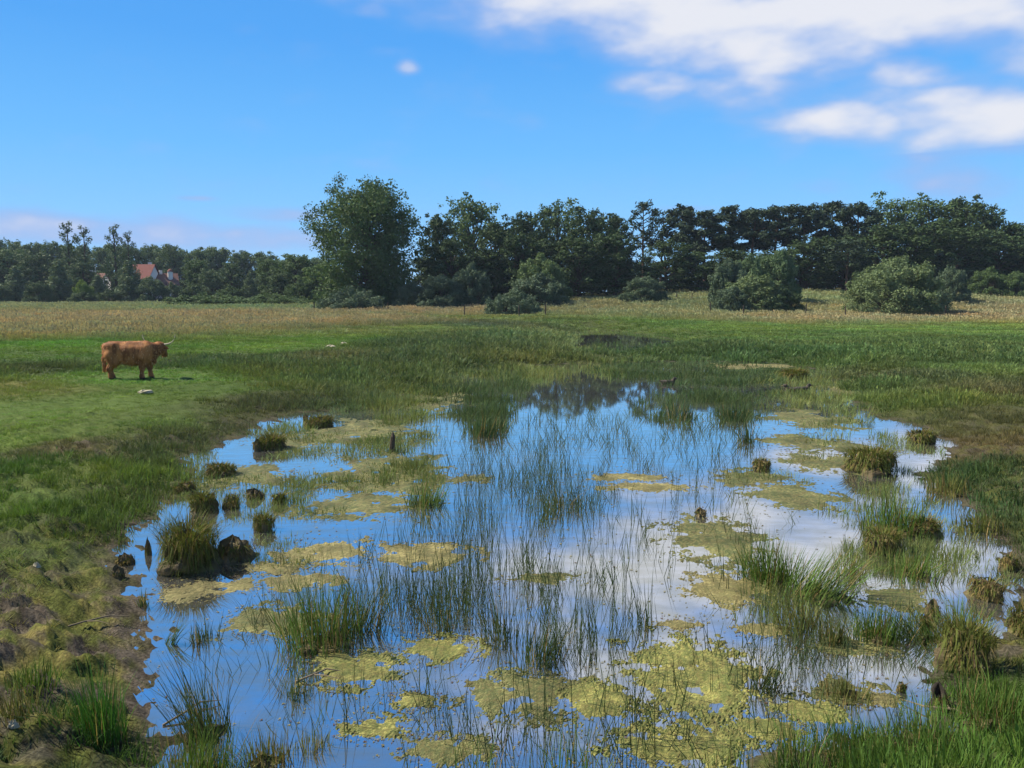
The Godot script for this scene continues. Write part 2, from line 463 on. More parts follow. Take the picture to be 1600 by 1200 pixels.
func make_grass() -> void:
	var bands := [[2.6, 9.0, 150.0, 0.9], [9.0, 16.0, 95.0, 1.1], [16.0, 28.0, 60.0, 1.4], [28.0, 45.0, 34.0, 1.9], [45.0, 70.0, 16.0, 2.7], [70.0, 100.0, 9.0, 3.8], [100.0, 150.0, 4.0, 5.2]]
	var kinds := []
	for k in 3:
		var v := []
		for i in 6: v.append(Scatter.new())
		kinds.append(v)
	for b in bands:
		var area: float = (b[0] + b[1]) * 0.74 * (b[1] - b[0]) + 6.0 * (b[1] - b[0])
		for k in int(area * b[2]):
			var d := sqrt(lerpf(b[0] * b[0], b[1] * b[1], rng.randf()))
			var x := fr(-1, 1) * (d * 0.74 + 2.0)
			var z := -d
			var s := rim(x, z)
			if s < -0.30 or d > 30.0 and s < 0.0: continue
			if s < 0.05 and n_mid.get_noise_2d(x * 90.0, z * 90.0 + 77.0) < fr(-0.05, 0.35): continue
			site(x, z)
			var clump := n_mid.get_noise_2d(x * 45.0, z * 45.0)
			if rng.randf() > found[4] * (0.75 + clump * 0.9) + (found[4] - 0.7) * 0.5: continue
			if s < 0.5 and rng.randf() > 0.5 + s: continue
			var kind := int(found[6])
			if rng.randf() < 0.18: kind = 0 if rng.randf() < 0.6 else 2
			var band := n_low.get_noise_2d(x * 9.0 + 40.0, z * 26.0) + 0.6 * n_mid.get_noise_2d(x * 16.0, z * 40.0)
			var tint := fr(0.72, 1.25) * (1.0 + clump * 0.4) * (1.0 + clampf(band, -0.6, 0.6) * 0.42)
			if kind == 1: tint = lerpf(tint, 1.05, 0.5)
			var warm := n_low.get_noise_2d(x * 14.0, z * 14.0 + 300.0) * 0.22 + fr(-0.08, 0.08)
			var c := Color(found[0] * tint * (1.0 + warm), found[1] * tint, found[2] * tint * (1.0 - warm * 0.5))
			var h: float = found[3] * fr(0.5, 1.3) * (1.0 + clump * 0.8)
			h = maxf(h, 0.03)
			var far := 0 if d < 22.0 else 3
			var w: float = lerpf(b[3], 1.0, 0.25) * (0.16 if kind == 0 else 0.2) * clampf(0.6 + h * 1.6, 0.6, 1.3)
			put(kinds[kind][far + rng.randi() % 3], Vector3(x, maxf(land(x, z), -0.02) - 0.01, z), w, h if s > 0.0 else maxf(h, 0.09), c, 0.12)
	var names := ["grass", "meadow_grass", "sedge"]
	var labels := [["short green grazed grass blades over the near bank", "short green grazed grass over the far pasture"], ["dry straw coloured tall grass with seed heads close by", "dry straw coloured tall meadow grass with seed heads before the trees"], ["dark green coarse sedge on the damp near banks", "dark green coarse sedge in the damp far hollow"]]
	for kind in 3:
		for i in 6:
			var far := 1 if i >= 3 else 0
			var m: ArrayMesh
			if kind == 0: m = tuft(22 if far == 0 else 16, 0.75, 0.055 if far == 0 else 0.10, 0.7, 0, 2)
			elif kind == 1: m = tuft(14, 0.8, 0.06 if far == 0 else 0.085, 0.35, 7, 2)
			else: m = tuft(18 if far == 0 else 15, 0.7, 0.06 if far == 0 else 0.10, 0.5, 1, 2, 0.8)
			spread_out(names[kind], m, M.grass, kinds[kind][i], labels[kind][far], "grass")

# rush growth standing in the water: middle x, y, half width, half height (in the picture), how many tufts, height in metres, colour
const REEDS := [
	[540, 615, 150, 24, 900, 0.38, 0], [640, 625, 70, 40, 800, 0.42, 0], [740, 610, 80, 45, 900, 0.50, 1], [760, 650, 40, 30, 260, 0.55, 1], [860, 585, 110, 14, 500, 0.45, 0], [700, 590, 80, 14, 500, 0.45, 0],
	[1090, 585, 130, 18, 900, 0.42, 1], [1150, 610, 80, 26, 600, 0.42, 1], [1060, 640, 70, 24, 190, 0.45, 1], [1140, 640, 60, 28, 240, 0.45, 1], [1000, 580, 80, 10, 260, 0.40, 1], [1230, 610, 60, 30, 500, 0.34, 0], [1290, 605, 40, 26, 300, 0.34, 0],
	[960, 530, 100, 12, 120, 0.45, 1], [1000, 545, 90, 9, 150, 0.45, 1], [900, 550, 50, 8, 160, 0.45, 0],
	[560, 730, 120, 55, 900, 0.26, 0], [640, 760, 50, 40, 380, 0.34, 0], [500, 770, 60, 40, 380, 0.22, 0], [620, 690, 60, 30, 300, 0.28, 0], [460, 720, 50, 40, 260, 0.22, 0],
	[1200, 760, 60, 40, 330, 0.28, 0], [1320, 640, 40, 30, 260, 0.3, 0], [1250, 690, 70, 40, 300, 0.24, 0], [1390, 780, 70, 50, 460, 0.30, 0], [1420, 690, 60, 30, 260, 0.26, 0], [1450, 850, 70, 40, 360, 0.28, 0], [1380, 870, 70, 40, 300, 0.30, 0], [1330, 820, 60, 30, 200, 0.28, 0],
	[365, 735, 85, 45, 420, 0.24, 0], [440, 690, 60, 28, 300, 0.24, 0], [300, 800, 60, 30, 200, 0.2, 0], [400, 810, 60, 34, 220, 0.2, 0], [440, 860, 70, 30, 120, 0.16, 0],
	[1500, 900, 60, 40, 240, 0.26, 0], [1460, 960, 60, 40, 200, 0.22, 0], [1220, 950, 60, 40, 120, 0.34, 0],
]
# thin single rushes in open water
const STEMS := [
	[760, 700, 120, 50, 300, 0.42], [900, 690, 90, 60, 330, 0.40], [860, 770, 110, 40, 330, 0.42], [1030, 690, 100, 60, 330, 0.38], [1130, 700, 70, 60, 200, 0.36], [790, 780, 90, 60, 330, 0.45], [700, 820, 90, 60, 200, 0.45], [800, 880, 110, 70, 300, 0.52], [680, 930, 90, 60, 230, 0.52], [760, 960, 120, 60, 330, 0.55], [900, 960, 120, 60, 230, 0.5], [930, 860, 120, 60, 130, 0.45], [1000, 790, 120, 60, 120, 0.4], [590, 900, 60, 60, 200, 0.5], [600, 960, 80, 60, 130, 0.45],
	[820, 1010, 130, 50, 200, 0.5], [700, 1100, 160, 70, 70, 0.45], [850, 1150, 200, 60, 110, 0.5], [1000, 1050, 160, 80, 80, 0.45], [1050, 1160, 160, 50, 80, 0.42], [470, 940, 110, 70, 120, 0.34], [400, 1000, 100, 60, 70, 0.25], [1130, 900, 110, 80, 90, 0.45], [1240, 990, 90, 60, 240, 0.42], [1330, 1000, 120, 70, 150, 0.32], [1230, 1080, 100, 60, 120, 0.36], [640, 1150, 120, 50, 60, 0.4], [480, 1080, 90, 70, 50, 0.3], [1180, 830, 60, 60, 80, 0.4],
]

func make_reeds() -> void:
	var sets := []
	for i in 4: sets.append(Scatter.new())
	for r in REEDS:
		for k in int(r[4] * ((0.5 if r[0] > 1180 else 0.75) if r[6] == 0 else 1.0)):
			var a := fr(0, TAU); var q := sqrt(rng.randf())
			var p := on_plane(r[0] + cos(a) * q * r[2], r[1] + sin(a) * q * r[3])
			var patch := n_mid.get_noise_2d(p.x * 40.0, p.z * 40.0)
			if patch < -0.06 + fr(-0.14, 0.14): continue
			var y := maxf(-0.02, land(p.x, p.z)) - 0.01
			var s := fr(0.75, 1.25)
			var c := Color(0.12, 0.165, 0.06) if r[6] == 0 else Color(0.055, 0.095, 0.042)
			put(sets[rng.randi() % 4], Vector3(p.x, y, p.z), fr(0.8, 1.3) * clampf(-p.z * 0.011, 0.1, 0.3), r[5] * 0.6 * fr(0.4, 1.2) * (1.0 + patch * 0.7), Color(c.r * s * fr(0.9, 1.25), c.g * s, c.b * s), 0.2)
	for i in 4:
		spread_out("reeds", tuft(10, 1.1, 0.075, 0.55, 0, 2, 0.9), M.grass, sets[i], "dense green water grass growing out of the shallow margins", "reeds")
	var thin := []
	for i in 4: thin.append(Scatter.new())
	for r in STEMS:
		for k in int(r[4] * (0.48 if r[1] < 800 else 0.32)):
			var a := fr(0, TAU); var q := sqrt(rng.randf())
			var p := on_plane(r[0] + cos(a) * q * r[2], r[1] + sin(a) * q * r[3])
			if n_mid.get_noise_2d(p.x * 55.0, p.z * 55.0) < -0.25: continue
			var s := fr(0.6, 1.2)
			put(thin[rng.randi() % 4], Vector3(p.x, -0.02, p.z), fr(0.7, 1.2) * clampf(-p.z / 14.0, 0.75, 2.4), r[5] * fr(0.45, 1.15), Color(0.048 * s, 0.075 * s, 0.032 * s), 0.12)
	for i in 4:
		var t := Tris.new()
		for k in 4:
			var s := fr(0.7, 1.2)
			var ln := Vector3(fr(-0.2, 0.2), 0, fr(-0.2, 0.2))
			blade(t, Vector3(fr(-0.12, 0.12), 0, fr(-0.12, 0.12)), fr(0.6, 1.05), 0.0085, ln, fr(0.2, 1.2) if rng.randf() < 0.2 else 0.05, Color(s, s, s), 3)
		spread_out("rushes", t.done(), M.grass, thin[i], "thin dark rush stems scattered through the open water", "rushes")

# ------------------------------------------------------------------ things in the pond
# floating algae: x, y, half width, half height in the picture, thickness, tone (0 yellow green, 1 pale straw, 2 dull olive), label
const MATS := [
	[1085, 1055, 105, 62, 0.030, 0, "largest yellow green algae mat, near pond centre right"],
	[660, 866, 78, 19, 0.022, 1, "pale straw algae mat in open water left of the thin rushes"],
	[510, 860, 66, 18, 0.020, 1, "straw coloured algae strip above the tall rush tussock"],
	[560, 1046, 68, 27, 0.028, 0, "yellow algae mat just below the tall rush tussock"],
	[932, 1096, 62, 36, 0.026, 0, "yellow green algae mat beside the largest mat"],
	[1135, 920, 72, 24, 0.020, 1, "straw algae mat floating at the edge of lilac water"],
	[1115, 842, 76, 34, 0.020, 2, "olive algae mat beside the blue water, before the green tussock"],
	[1060, 1165, 110, 38, 0.028, 0, "yellow algae mat at the bottom edge of the picture"],
	[810, 1085, 90, 36, 0.018, 2, "thin dull algae film in the grey foreground water"],
	[390, 745, 60, 16, 0.018, 2, "olive algae bed among the hummocks of the left inlet"],
	[455, 690, 50, 12, 0.018, 2, "olive algae strip left of the broken stake's bed"],
	[590, 1136, 48, 18, 0.022, 0, "small yellow algae patch near the bottom, lowest in its row"],
	[646, 1094, 32, 13, 0.024, 0, "small domed algae patch in the grey foreground water"],
	[690, 1012, 58, 20, 0.020, 0, "yellow algae strip under the densest thin rushes"],
	[340, 918, 58, 11, 0.014, 1, "straw scum strip just below the mud hummocks"],
	[292, 925, 34, 13, 0.020, 1, "straw scum patch at the foot of the largest hummock"],
	[432, 886, 44, 9, 0.014, 1, "narrow straw scum strip right of the split hummock"],
	[728, 748, 30, 6, 0.020, 2, "isolated olive algae raft in the bright blue water"],
	[600, 742, 90, 34, 0.020, 2, "wide olive algae bed among water grass, left half of the pond"],
	[560, 790, 90, 18, 0.018, 2, "olive algae bed edging the left water grass"],
	[1265, 655, 58, 14, 0.020, 2, "broad tan algae flat between two narrow water channels"],
	[1250, 690, 56, 11, 0.018, 2, "tan algae flat below the ducks"],
	[1290, 722, 62, 13, 0.018, 2, "tan algae sheet beside the right channel"],
	[1240, 775, 62, 20, 0.018, 2, "olive algae sheet behind the large green tussock"],
	[1320, 612, 36, 9, 0.018, 2, "far tan algae flat where the channels begin"],
	[1170, 572, 70, 4, 0.008, 1, "thin pale scum line along the far pond edge"],
	[1345, 700, 44, 9, 0.016, 2, "tan algae flat touching the muddy right shore"],
	[1175, 748, 50, 14, 0.018, 2, "olive algae patch around the leaning sedge clump"],
	[1390, 935, 60, 15, 0.016, 2, "olive algae patch between the right hand tussocks"],
	[1265, 1110, 48, 22, 0.024, 0, "yellow green algae mat near the bottom right bank"],
	[1320, 1080, 56, 22, 0.018, 2, "dull olive algae mat among rushes, bottom right"],
	[1365, 1094, 30, 8, 0.018, 1, "small straw algae patch in the bottom right open water"],
	[1330, 1008, 60, 14, 0.014, 2, "thin olive algae sheet under the right rushes"],
	[1200, 985, 40, 10, 0.016, 1, "small straw algae patch in lilac water"],
	[1060, 975, 30, 9, 0.018, 1, "tiny straw algae patch by the dark sedge sprig"],
	[450, 965, 60, 22, 0.016, 2, "dull olive algae patch left of the tall rush tussock"],
	[470, 905, 60, 14, 0.014, 1, "straw algae wisps behind the tall rush tussock"],
	[400, 975, 50, 18, 0.014, 2, "dull algae patch right of the lone leaning rush"],
	[850, 905, 60, 8, 0.012, 2, "faint algae line in the middle of the rush bed"],
	[980, 745, 60, 6, 0.012, 1, "faint reddish scum line in bright blue water"],
	[1010, 760, 70, 8, 0.012, 1, "straw scum line at the right rim of the blue water"],
	[560, 675, 90, 18, 0.02, 2, "olive algae bed near the broken stake"],
	[690, 622, 40, 16, 0.02, 2, "far olive algae bed among the left reeds"],
	[520, 1030, 30, 12, 0.02, 0, "small yellow algae patch left of the tussock mat"],
	[700, 1170, 70, 22, 0.016, 2, "dull algae film along the bottom edge, middle"],
	[1200, 1140, 50, 22, 0.022, 0, "yellow algae mat between foreground stems, bottom right"],
	[960, 553, 80, 2, 0.005, 1, "pale scum line across the small back pool"],
	[760, 556, 60, 5, 0.008, 1, "pale scum patch in the far reed bed"],
	[850, 560, 60, 4, 0.008, 1, "pale scum strip behind the pond's dark far water"],
]

func algae_mat(m: Array) -> void:
	var c := on_plane(m[0], m[1])
	var rx: float = absf(on_plane(m[0] + m[2], m[1]).x - c.x)
	var rz: float = (on_plane(m[0], m[1] - m[3]).distance_to(on_plane(m[0], m[1] + m[3]))) * 0.5
	var cell := clampf(-c.z * 0.0024, 0.012, 0.10)
	var nx := mini(int(rx * 1.35 / cell) * 2 + 3, 300)
	var nz := mini(int(rz * 1.35 / cell) * 2 + 3, 300)
	var t := Tris.new()
	var hs := PackedFloat32Array()
	var lump := 1.0 / clampf(-c.z * 0.045, 0.2, 1.4)
	var tones := [[Color(0.40, 0.385, 0.125), Color(0.155, 0.18, 0.055)], [Color(0.43, 0.38, 0.17), Color(0.20, 0.19, 0.08)], [Color(0.30, 0.29, 0.12), Color(0.11, 0.13, 0.05)]]
	var tone: Array = tones[m[5]]
	for j in nz:
		for i in nx:
			var u := (2.0 * i / (nx - 1) - 1.0) * 1.35
			var v := (2.0 * j / (nz - 1) - 1.0) * 1.35
			var wx := c.x + u * rx; var wz := c.z + v * rz
			var edge := 1.0 - sqrt(u * u + v * v)
			var a := n_mid.get_noise_2d(wx * 70.0 * lump, wz * 70.0 * lump)
			var b := n_fine.get_noise_2d(wx * 190.0 * lump, wz * 110.0 * lump)
			var f := n_fine.get_noise_2d(wx * 700.0 * lump + 90.0, wz * 340.0 * lump)
			var h: float = m[4] * (clampf(edge * 1.6, -1.5, 0.75) + a * 1.6 + b * (0.28 + 0.6 * smooth(0.45, 0.0, edge)) + f * (0.10 + 0.9 * smooth(0.5, 0.0, edge)) - 0.06)
			h = clampf(h * 0.55, -0.03, 0.05)
			hs.append(h)
			t.v.append(Vector3(wx - c.x, h, wz - c.z))
			var q := smooth(-0.22, 0.24, a * 0.4 - b * 0.8 + f * 0.9)
			var col: Color = tone[0].lerp(tone[1], q) * (1.0 + 0.5 * n_low.get_noise_2d(wx * 160.0, wz * 160.0))
			if b - f * 0.8 > 0.2: col = col.lerp(Color(0.085, 0.075, 0.03), 0.6)
			t.c.append(col)
	for j in nz - 1:
		for i in nx - 1:
			var k := j * nx + i
			if maxf(maxf(hs[k], hs[k + 1]), maxf(hs[k + nx], hs[k + nx + 1])) < -0.003: continue
			t.i.append_array([k, k + 1, k + nx, k + 1, k + nx + 1, k + nx])
	if t.i.is_empty(): return
	var o := piece("algae_mat", t.done(), M.algae, self)
	o.position = c
	tag(o, m[6], "algae mat", "floating algae mats")

# lumpy mound of mud and roots
func mound(r: float, h: float, seed_: int, col_a: Color, col_b: Color) -> ArrayMesh:
	var t := Tris.new()
	var rings := 18; var sides := 40
	for j in rings + 1:
		var f := float(j) / rings
		for i in sides + 1:
			var a := TAU * (i % sides) / sides
			var prof := (1.2 - 0.5 * f) if f < 0.7 else lerpf(0.85, 0.0, pow((f - 0.7) / 0.3, 1.6))
			var q := Vector3(cos(a), f * 1.7, sin(a))
			var n1 := n_mid.get_noise_3dv(q * 75.0 + Vector3(seed_ * 91.0, 0, 0))
			var n2 := n_fine.get_noise_3dv(Vector3(q.x * 190.0, q.y * 30.0, q.z * 190.0) + Vector3(seed_ * 57.0, 0, 0))
			var rad := r * prof * (0.92 + n1 * 0.6 + n2 * 0.4)
			var y := -0.06 + (h + 0.06) * f * (1.0 + n1 * 0.45 * f + n2 * 0.3 * f)
			t.v.append(Vector3(cos(a) * rad, y, sin(a) * rad))
			t.c.append(col_a.lerp(col_b, smooth(-0.25, 0.3, n2 + n1 * 0.4)))
	for j in rings:
		for i in sides:
			var k := j * (sides + 1) + i
			t.i.append_array([k, k + 1, k + sides + 1, k + 1, k + sides + 2, k + sides + 1])
	return t.done()

# muddy hummocks: x, foot y, width, height in the picture, grassiness, label
const HUMMOCKS := [
	[294, 884, 82, 78, 1.0, "largest muddy hummock with ragged grass cap, standing in open water"],
	[368, 872, 44, 36, 0.15, "bare split mud hummock right of the largest hummock"],
	[232, 866, 10, 22, 0.0, "small dark pointed mud stub left of the largest hummock"],
	[196, 880, 24, 14, 0.1, "low dark mud lump at the left shore"],
	[186, 908, 16, 18, 0.0, "dark mud stub at the left shore, lower one"],
	[412, 828, 26, 32, 0.8, "grassy hummock above the split mud hummock"],
	[362, 792, 28, 24, 0.5, "dark hummock between two small blue pools"],
	[398, 778, 22, 16, 0.1, "low bare mud clod right of the dark hummock"],
	[318, 796, 32, 34, 0.9, "olive grass hummock at the left shore above the pools"],
	[345, 742, 34, 26, 0.6, "green topped hummock near the left mud flat"],
	[436, 786, 16, 22, 0.7, "narrow grass hummock left of the olive algae bed"],
	[425, 700, 30, 28, 0.8, "tall grassy hummock near the upper left shore"],
	[478, 660, 8, 14, 0.0, "thin dark stub in the upper left pool"],
	[500, 666, 34, 20, 0.6, "grass hummock in the upper left pool"],
	[402, 704, 12, 22, 0.0, "dark twin stub in the upper left water"],
	[288, 768, 30, 18, 0.4, "low hummock on the left mud flat"],
	[1190, 734, 26, 22, 0.5, "small dark hummock in the right half channel"],
	[1360, 735, 60, 40, 0.8, "wide olive grass hummock in the right channel"],
	[1440, 690, 40, 22, 0.6, "low hummock on the right shoreline"],
	[1378, 862, 54, 40, 0.7, "yellowish hummock in the right marsh with muddy foot"],
	[1445, 835, 30, 34, 0.7, "green hummock beside the yellowish hummock"],
	[1540, 935, 34, 42, 0.4, "stumpy mud hummock near the right picture edge"],
	[1506, 1050, 62, 84, 0.9, "tall mud based tussock at the bottom right bank, grass on top"],
	[1456, 960, 18, 24, 0.1, "dark mud knob behind the right tussocks"],
	[1444, 985, 16, 34, 0.3, "slender mud pillar among the right tussocks"],
	[1470, 1105, 24, 34, 0.2, "black rotten stub at the bottom right shore"],
	[1408, 1080, 12, 20, 0.3, "small weedy stub in the bottom right water"],
	[1598, 990, 40, 50, 0.8, "grassy hummock cut by the right picture edge"],
	[1575, 890, 22, 30, 0.3, "small hummock on the right mud near the edge"],
	[1240, 590, 30, 16, 0.8, "far green hummock at the head of the channels"],
	[1095, 806, 14, 14, 0.0, "tiny reddish mud knob by the olive algae mat"],
]

func hummock(h: Array, idx: int) -> void:
	var p := on_plane(h[0], h[1])
	var dist := p.distance_to(EYE)
	var w: float = h[2] * dist / FOCAL
	var tall: float = h[3] * dist / FOCAL
	p.y = maxf(0.0, land(p.x, p.z))
	var o := thing("mud_hummock", h[5], "hummock", p, fr(0, TAU), "muddy hummocks in the marsh")
	o.scale = Vector3(fr(0.85, 1.35), fr(0.8, 1.0) if h[2] < 50 else 1.0, fr(0.8, 1.2))
	o.rotation.x = fr(-0.12, 0.12)
	o.rotation.z = fr(-0.12, 0.12)
	var ca := Color(0.19, 0.155, 0.08).lerp(Color(0.19, 0.18, 0.065), h[4]); var cb := Color(0.10, 0.082, 0.045)
	if h[5].begins_with("black"): ca = Color(0.06, 0.05, 0.04); cb = Color(0.035, 0.03, 0.025)
	piece("mound", mound(w * 0.44, tall * (0.55 if h[4] > 0.2 else 0.85), idx, ca, cb), M.mud, o)
	# fibres, roots and grass hanging over it
	var t := Tris.new()
	var wide := clampf(dist / 10.0, 0.7, 2.2)
	for k in int((240 + 900 * h[4]) * clampf(w / 0.4, 0.3, 1.6)):
		var a := fr(0, TAU); var r := sqrt(rng.randf()) * w * 0.5
		var out := Vector3(cos(a), 0, sin(a))
		var s := fr(0.5, 1.35)
		var col := Color(0.095 * s, 0.115 * s, 0.03 * s) if rng.randf() < 0.25 + 0.55 * h[4] else Color(0.14 * s, 0.11 * s, 0.045 * s)
		if rng.randf() < 0.4 * h[4]:
			var root := Vector3(out.x * r, tall * 0.62 * (1.0 - 0.30 * pow(r / (w * 0.5), 3.0)), out.z * r)
			blade(t, root, tall * fr(0.12, 0.42), 0.008 * wide, out * fr(0.1, 0.8), fr(0.2, 1.6), col, 2)
		else:
			var root := Vector3(out.x, 0, out.z) * w * fr(0.30, 0.52) + Vector3.UP * tall * fr(0.15, 0.72)
			var tip := root + out * w * fr(-0.02, 0.14) - Vector3.UP * minf(root.y + 0.01, tall * fr(0.15, 0.45)) + Vector3(fr(-1, 1), 0, fr(-1, 1)) * w * 0.10
			var side := (out.cross(Vector3.UP) + Vector3(fr(-0.5, 0.5), 0, fr(-0.5, 0.5))) * fr(0.003, 0.009) * wide
			t.tri(root - side, root + side, tip, col)
	piece("grass", t.done(), M.grass, o)

# rush and sedge tussocks: x, foot y, width, height in the picture, stems, tone (0 fresh green, 1 dark rush, 2 olive), label
const TUSSOCKS := [
	[500, 1005, 110, 135, 420, 0, "tall green rush tussock standing in water, left of centre"],
	[560, 985, 70, 110, 150, 1, "dark rush clump growing behind the tall green tussock"],
	[155, 1170, 62, 110, 380, 3, "bright green rush tussock on the muddy left bank"],
	[320, 1150, 66, 150, 220, 1, "blue green rush clump at the lower left water edge"],
	[310, 1215, 110, 90, 420, 0, "lush grass tussock on the bottom left bank"],
	[266, 1005, 16, 56, 34, 4, "lone leaning blue rush tuft in the left open water"],
	[226, 948, 18, 36, 34, 1, "small rush tuft at the left shore"],
	[315, 1000, 44, 40, 90, 1, "low rush tuft right of the lone leaning tuft"],
	[850, 1030, 66, 90, 190, 1, "dark rush clump at the foot of the thin rush bed"],
	[780, 1000, 60, 100, 120, 1, "dark slender rush clump left of the rush bed foot"],
	[690, 985, 50, 110, 80, 1, "sparse tall rushes between tussock and rush bed"],
	[1200, 905, 90, 85, 420, 0, "big green sedge tussock in the right half of the pond"],
	[1275, 930, 100, 85, 420, 0, "broad green sedge tussock leaning right, beside the big one"],
	[1250, 985, 70, 80, 180, 2, "olive sedge clump below the broad tussock"],
	[1300, 1005, 40, 60, 140, 2, "narrow olive sedge clump right of the thin rushes"],
	[1372, 995, 66, 66, 300, 0, "rounded green tussock in the right lilac water"],
	[1450, 1000, 70, 56, 240, 0, "green tussock leaning left beside the mud based tussock"],
	[1506, 1000, 60, 70, 260, 0, "grass crown rising behind the mud based tussock"],
	[1395, 830, 80, 70, 380, 0, "green sedge tussock in the right marsh"],
	[1430, 900, 70, 46, 240, 0, "spreading green tussock below the yellowish hummock"],
	[1320, 1090, 70, 40, 240, 2, "low olive tussock in the bottom right water"],
	[1190, 1075, 50, 70, 110, 1, "dark rushes rising from the grey water, bottom right"],
	[460, 1085, 40, 44, 90, 1, "small dark rush tuft in the foreground water"],
	[415, 1190, 70, 60, 220, 2, "dark weedy tussock at the bottom left shore"],
	[490, 1170, 50, 40, 110, 2, "low dark weed clump in the bottom left water"],
	[1330, 1195, 120, 80, 460, 0, "lush grass tussock on the bottom right bank"],
	[1440, 1210, 110, 80, 420, 0, "thick grass tussock right of the lush one, bottom edge"],
	[1240, 1215, 70, 90, 160, 0, "grass tussock at the bottom edge with open stems"],
	[1556, 1150, 90, 80, 380, 0, "thick grass tussock on the right bank corner"],
	[880, 1215, 90, 130, 60, 0, "tall sparse stems at the bottom edge, middle"],
	[740, 1215, 80, 120, 46, 0, "tall sparse stems at the bottom edge, left of middle"],
	[1010, 980, 20, 50, 16, 1, "dark sedge sprig standing alone in lilac water"],
	[1130, 1215, 80, 90, 60, 0, "short sparse stems at the bottom edge, right of middle"],
	[760, 680, 60, 50, 170, 1, "dark reed clump at the left rim of the blue water"],
	[1060, 655, 50, 36, 130, 1, "far reed clump in the blue water by the swimming duck"],
	[1145, 655, 50, 36, 130, 1, "far reed clump before the right tan flats"],
	[1330, 900, 40, 50, 120, 2, "thin sedge clump between green tussocks"],
	[1165, 690, 30, 40, 70, 1, "slim reed tuft at the right rim of the blue water"],
	[60, 1120, 60, 44, 200, 0, "short grass tuft on the mossy left bank"],
	[20, 1185, 80, 60, 220, 2, "olive grass tuft in the bottom left corner"],
	[665, 790, 60, 60, 160, 0, "green rush clump right of the left algae bed"],
	[870, 795, 90, 50, 150, 1, "dark rush clump in the middle of the blue water"],
	[1480, 770, 60, 40, 220, 2, "olive sedge tussock on the right muddy shore"],
	[1530, 830, 60, 40, 200, 2, "olive sedge tussock further down the right shore"],
]

func tussock(u: Array) -> void:
	var p := on_plane(u[0], u[1])
	var dist := p.distance_to(EYE)
	var w: float = u[2] * dist / FOCAL
	var tall: float = u[3] * dist / FOCAL / 0.93
	p.y = maxf(-0.015, land(p.x, p.z) - 0.01)
	var o := thing("rush_tussock", u[6], "rushes", p, 0.0, "rush and sedge tussocks")
	var t := Tris.new()
	var tones := [Color(0.075, 0.135, 0.032), Color(0.045, 0.075, 0.032), Color(0.10, 0.12, 0.038), Color(0.05, 0.145, 0.026), Color(0.05, 0.095, 0.055)]
	var tone: Color = tones[u[5]]
	var lean_all := Vector3(fr(-0.15, 0.15), 0, fr(-0.1, 0.1))
	if "leaning right" in u[6] or u[5] == 4: lean_all.x = 0.4
	if "leaning left" in u[6]: lean_all.x = -0.4
	var width := clampf(dist * 0.0011, 0.006, 0.02)
	for k in int(u[4]):
		var a := fr(0, TAU); var r := pow(rng.randf(), 0.7)
		var out := Vector3(cos(a), 0, sin(a))
		var s := fr(0.55, 1.35)
		var col := Color(tone.r * s * fr(0.85, 1.25), tone.g * s, tone.b * s)
		if rng.randf() < 0.16: col = Color(0.20 * s, 0.155 * s, 0.07 * s)
		blade(t, out * r * w * 0.5 + Vector3(fr(-1, 1), 0, fr(-1, 1)) * w * 0.08, tall * pow(fr(0.12, 1.0), 0.75) * (1.0 - 0.3 * r), width * fr(0.6, 1.2), out * fr(-0.08, 0.26) + lean_all + Vector3(fr(-0.16, 0.16), 0, fr(-0.16, 0.16)), fr(1.2, 2.6) if rng.randf() < 0.15 else fr(0.1, 0.8), col, 3)
	piece("stems", t.done(), M.grass, o)
	if u[4] > 200:
		var cm := Color(0.15, 0.14, 0.05)
		piece("root_base", mound(w * 0.34, 0.03 + tall * 0.04, int(u[0]), cm, Color(0.08, 0.07, 0.035)), M.mud, o)

# ------------------------------------------------------------------ trees and bushes
func leaves(t: Tris, clumps: Array, count: int, size: float, long := 1.5, spread := 0.3) -> void:
	var total := 0.0
	var acc := []
	for c in clumps:
		total += pow(c[1].x * c[1].y * c[1].z, 0.667)
		acc.append(total)
	for k in count:
		var q := rng.randf() * total
		var i := acc.bsearch(q)
		i = mini(i, clumps.size() - 1)
		var c: Array = clumps[i]
		var d := Vector3(rng.randfn(), rng.randfn(), rng.randfn()).normalized()
		var r := pow(rng.randf(), 0.42) * (1.0 + rng.randfn() * 0.10)
		var p: Vector3 = c[0] + d * c[1] * r
		if p.y < 0.02: continue
		var a := Vector3(rng.randfn(), rng.randfn() * 0.7, rng.randfn()).normalized()
		var nrm := (d + Vector3(rng.randfn(), rng.randfn(), rng.randfn()) * 0.9 + Vector3.UP * 0.3).normalized()
		var b := nrm.cross(a).normalized()
		a = b.cross(nrm)
		var s := size * fr(0.6, 1.35)
		var v: float = fr(1.0 - spread, 1.0 + spread) * c[2]
		var col := Color(v * fr(0.88, 1.16), v, v * fr(0.8, 1.15))
		t.quad(p - a * s * long * 0.5, p + b * s * 0.42, p + a * s * long * 0.5 + nrm * s * 0.15, p - b * s * 0.42, col)

func limb(t: Tris, a: Vector3, b: Vector3, r0: float, r1: float, col: Color, sides := 6) -> void:
	var sag := Vector3(fr(-1, 1), fr(-0.4, 0.8), fr(-1, 1)) * a.distance_to(b) * 0.08
	t.tube([a, a.lerp(b, 0.5) + sag, b], [r0, (r0 + r1) * 0.55, r1], sides, col, false)

const BARK := Color(0.055, 0.045, 0.035)

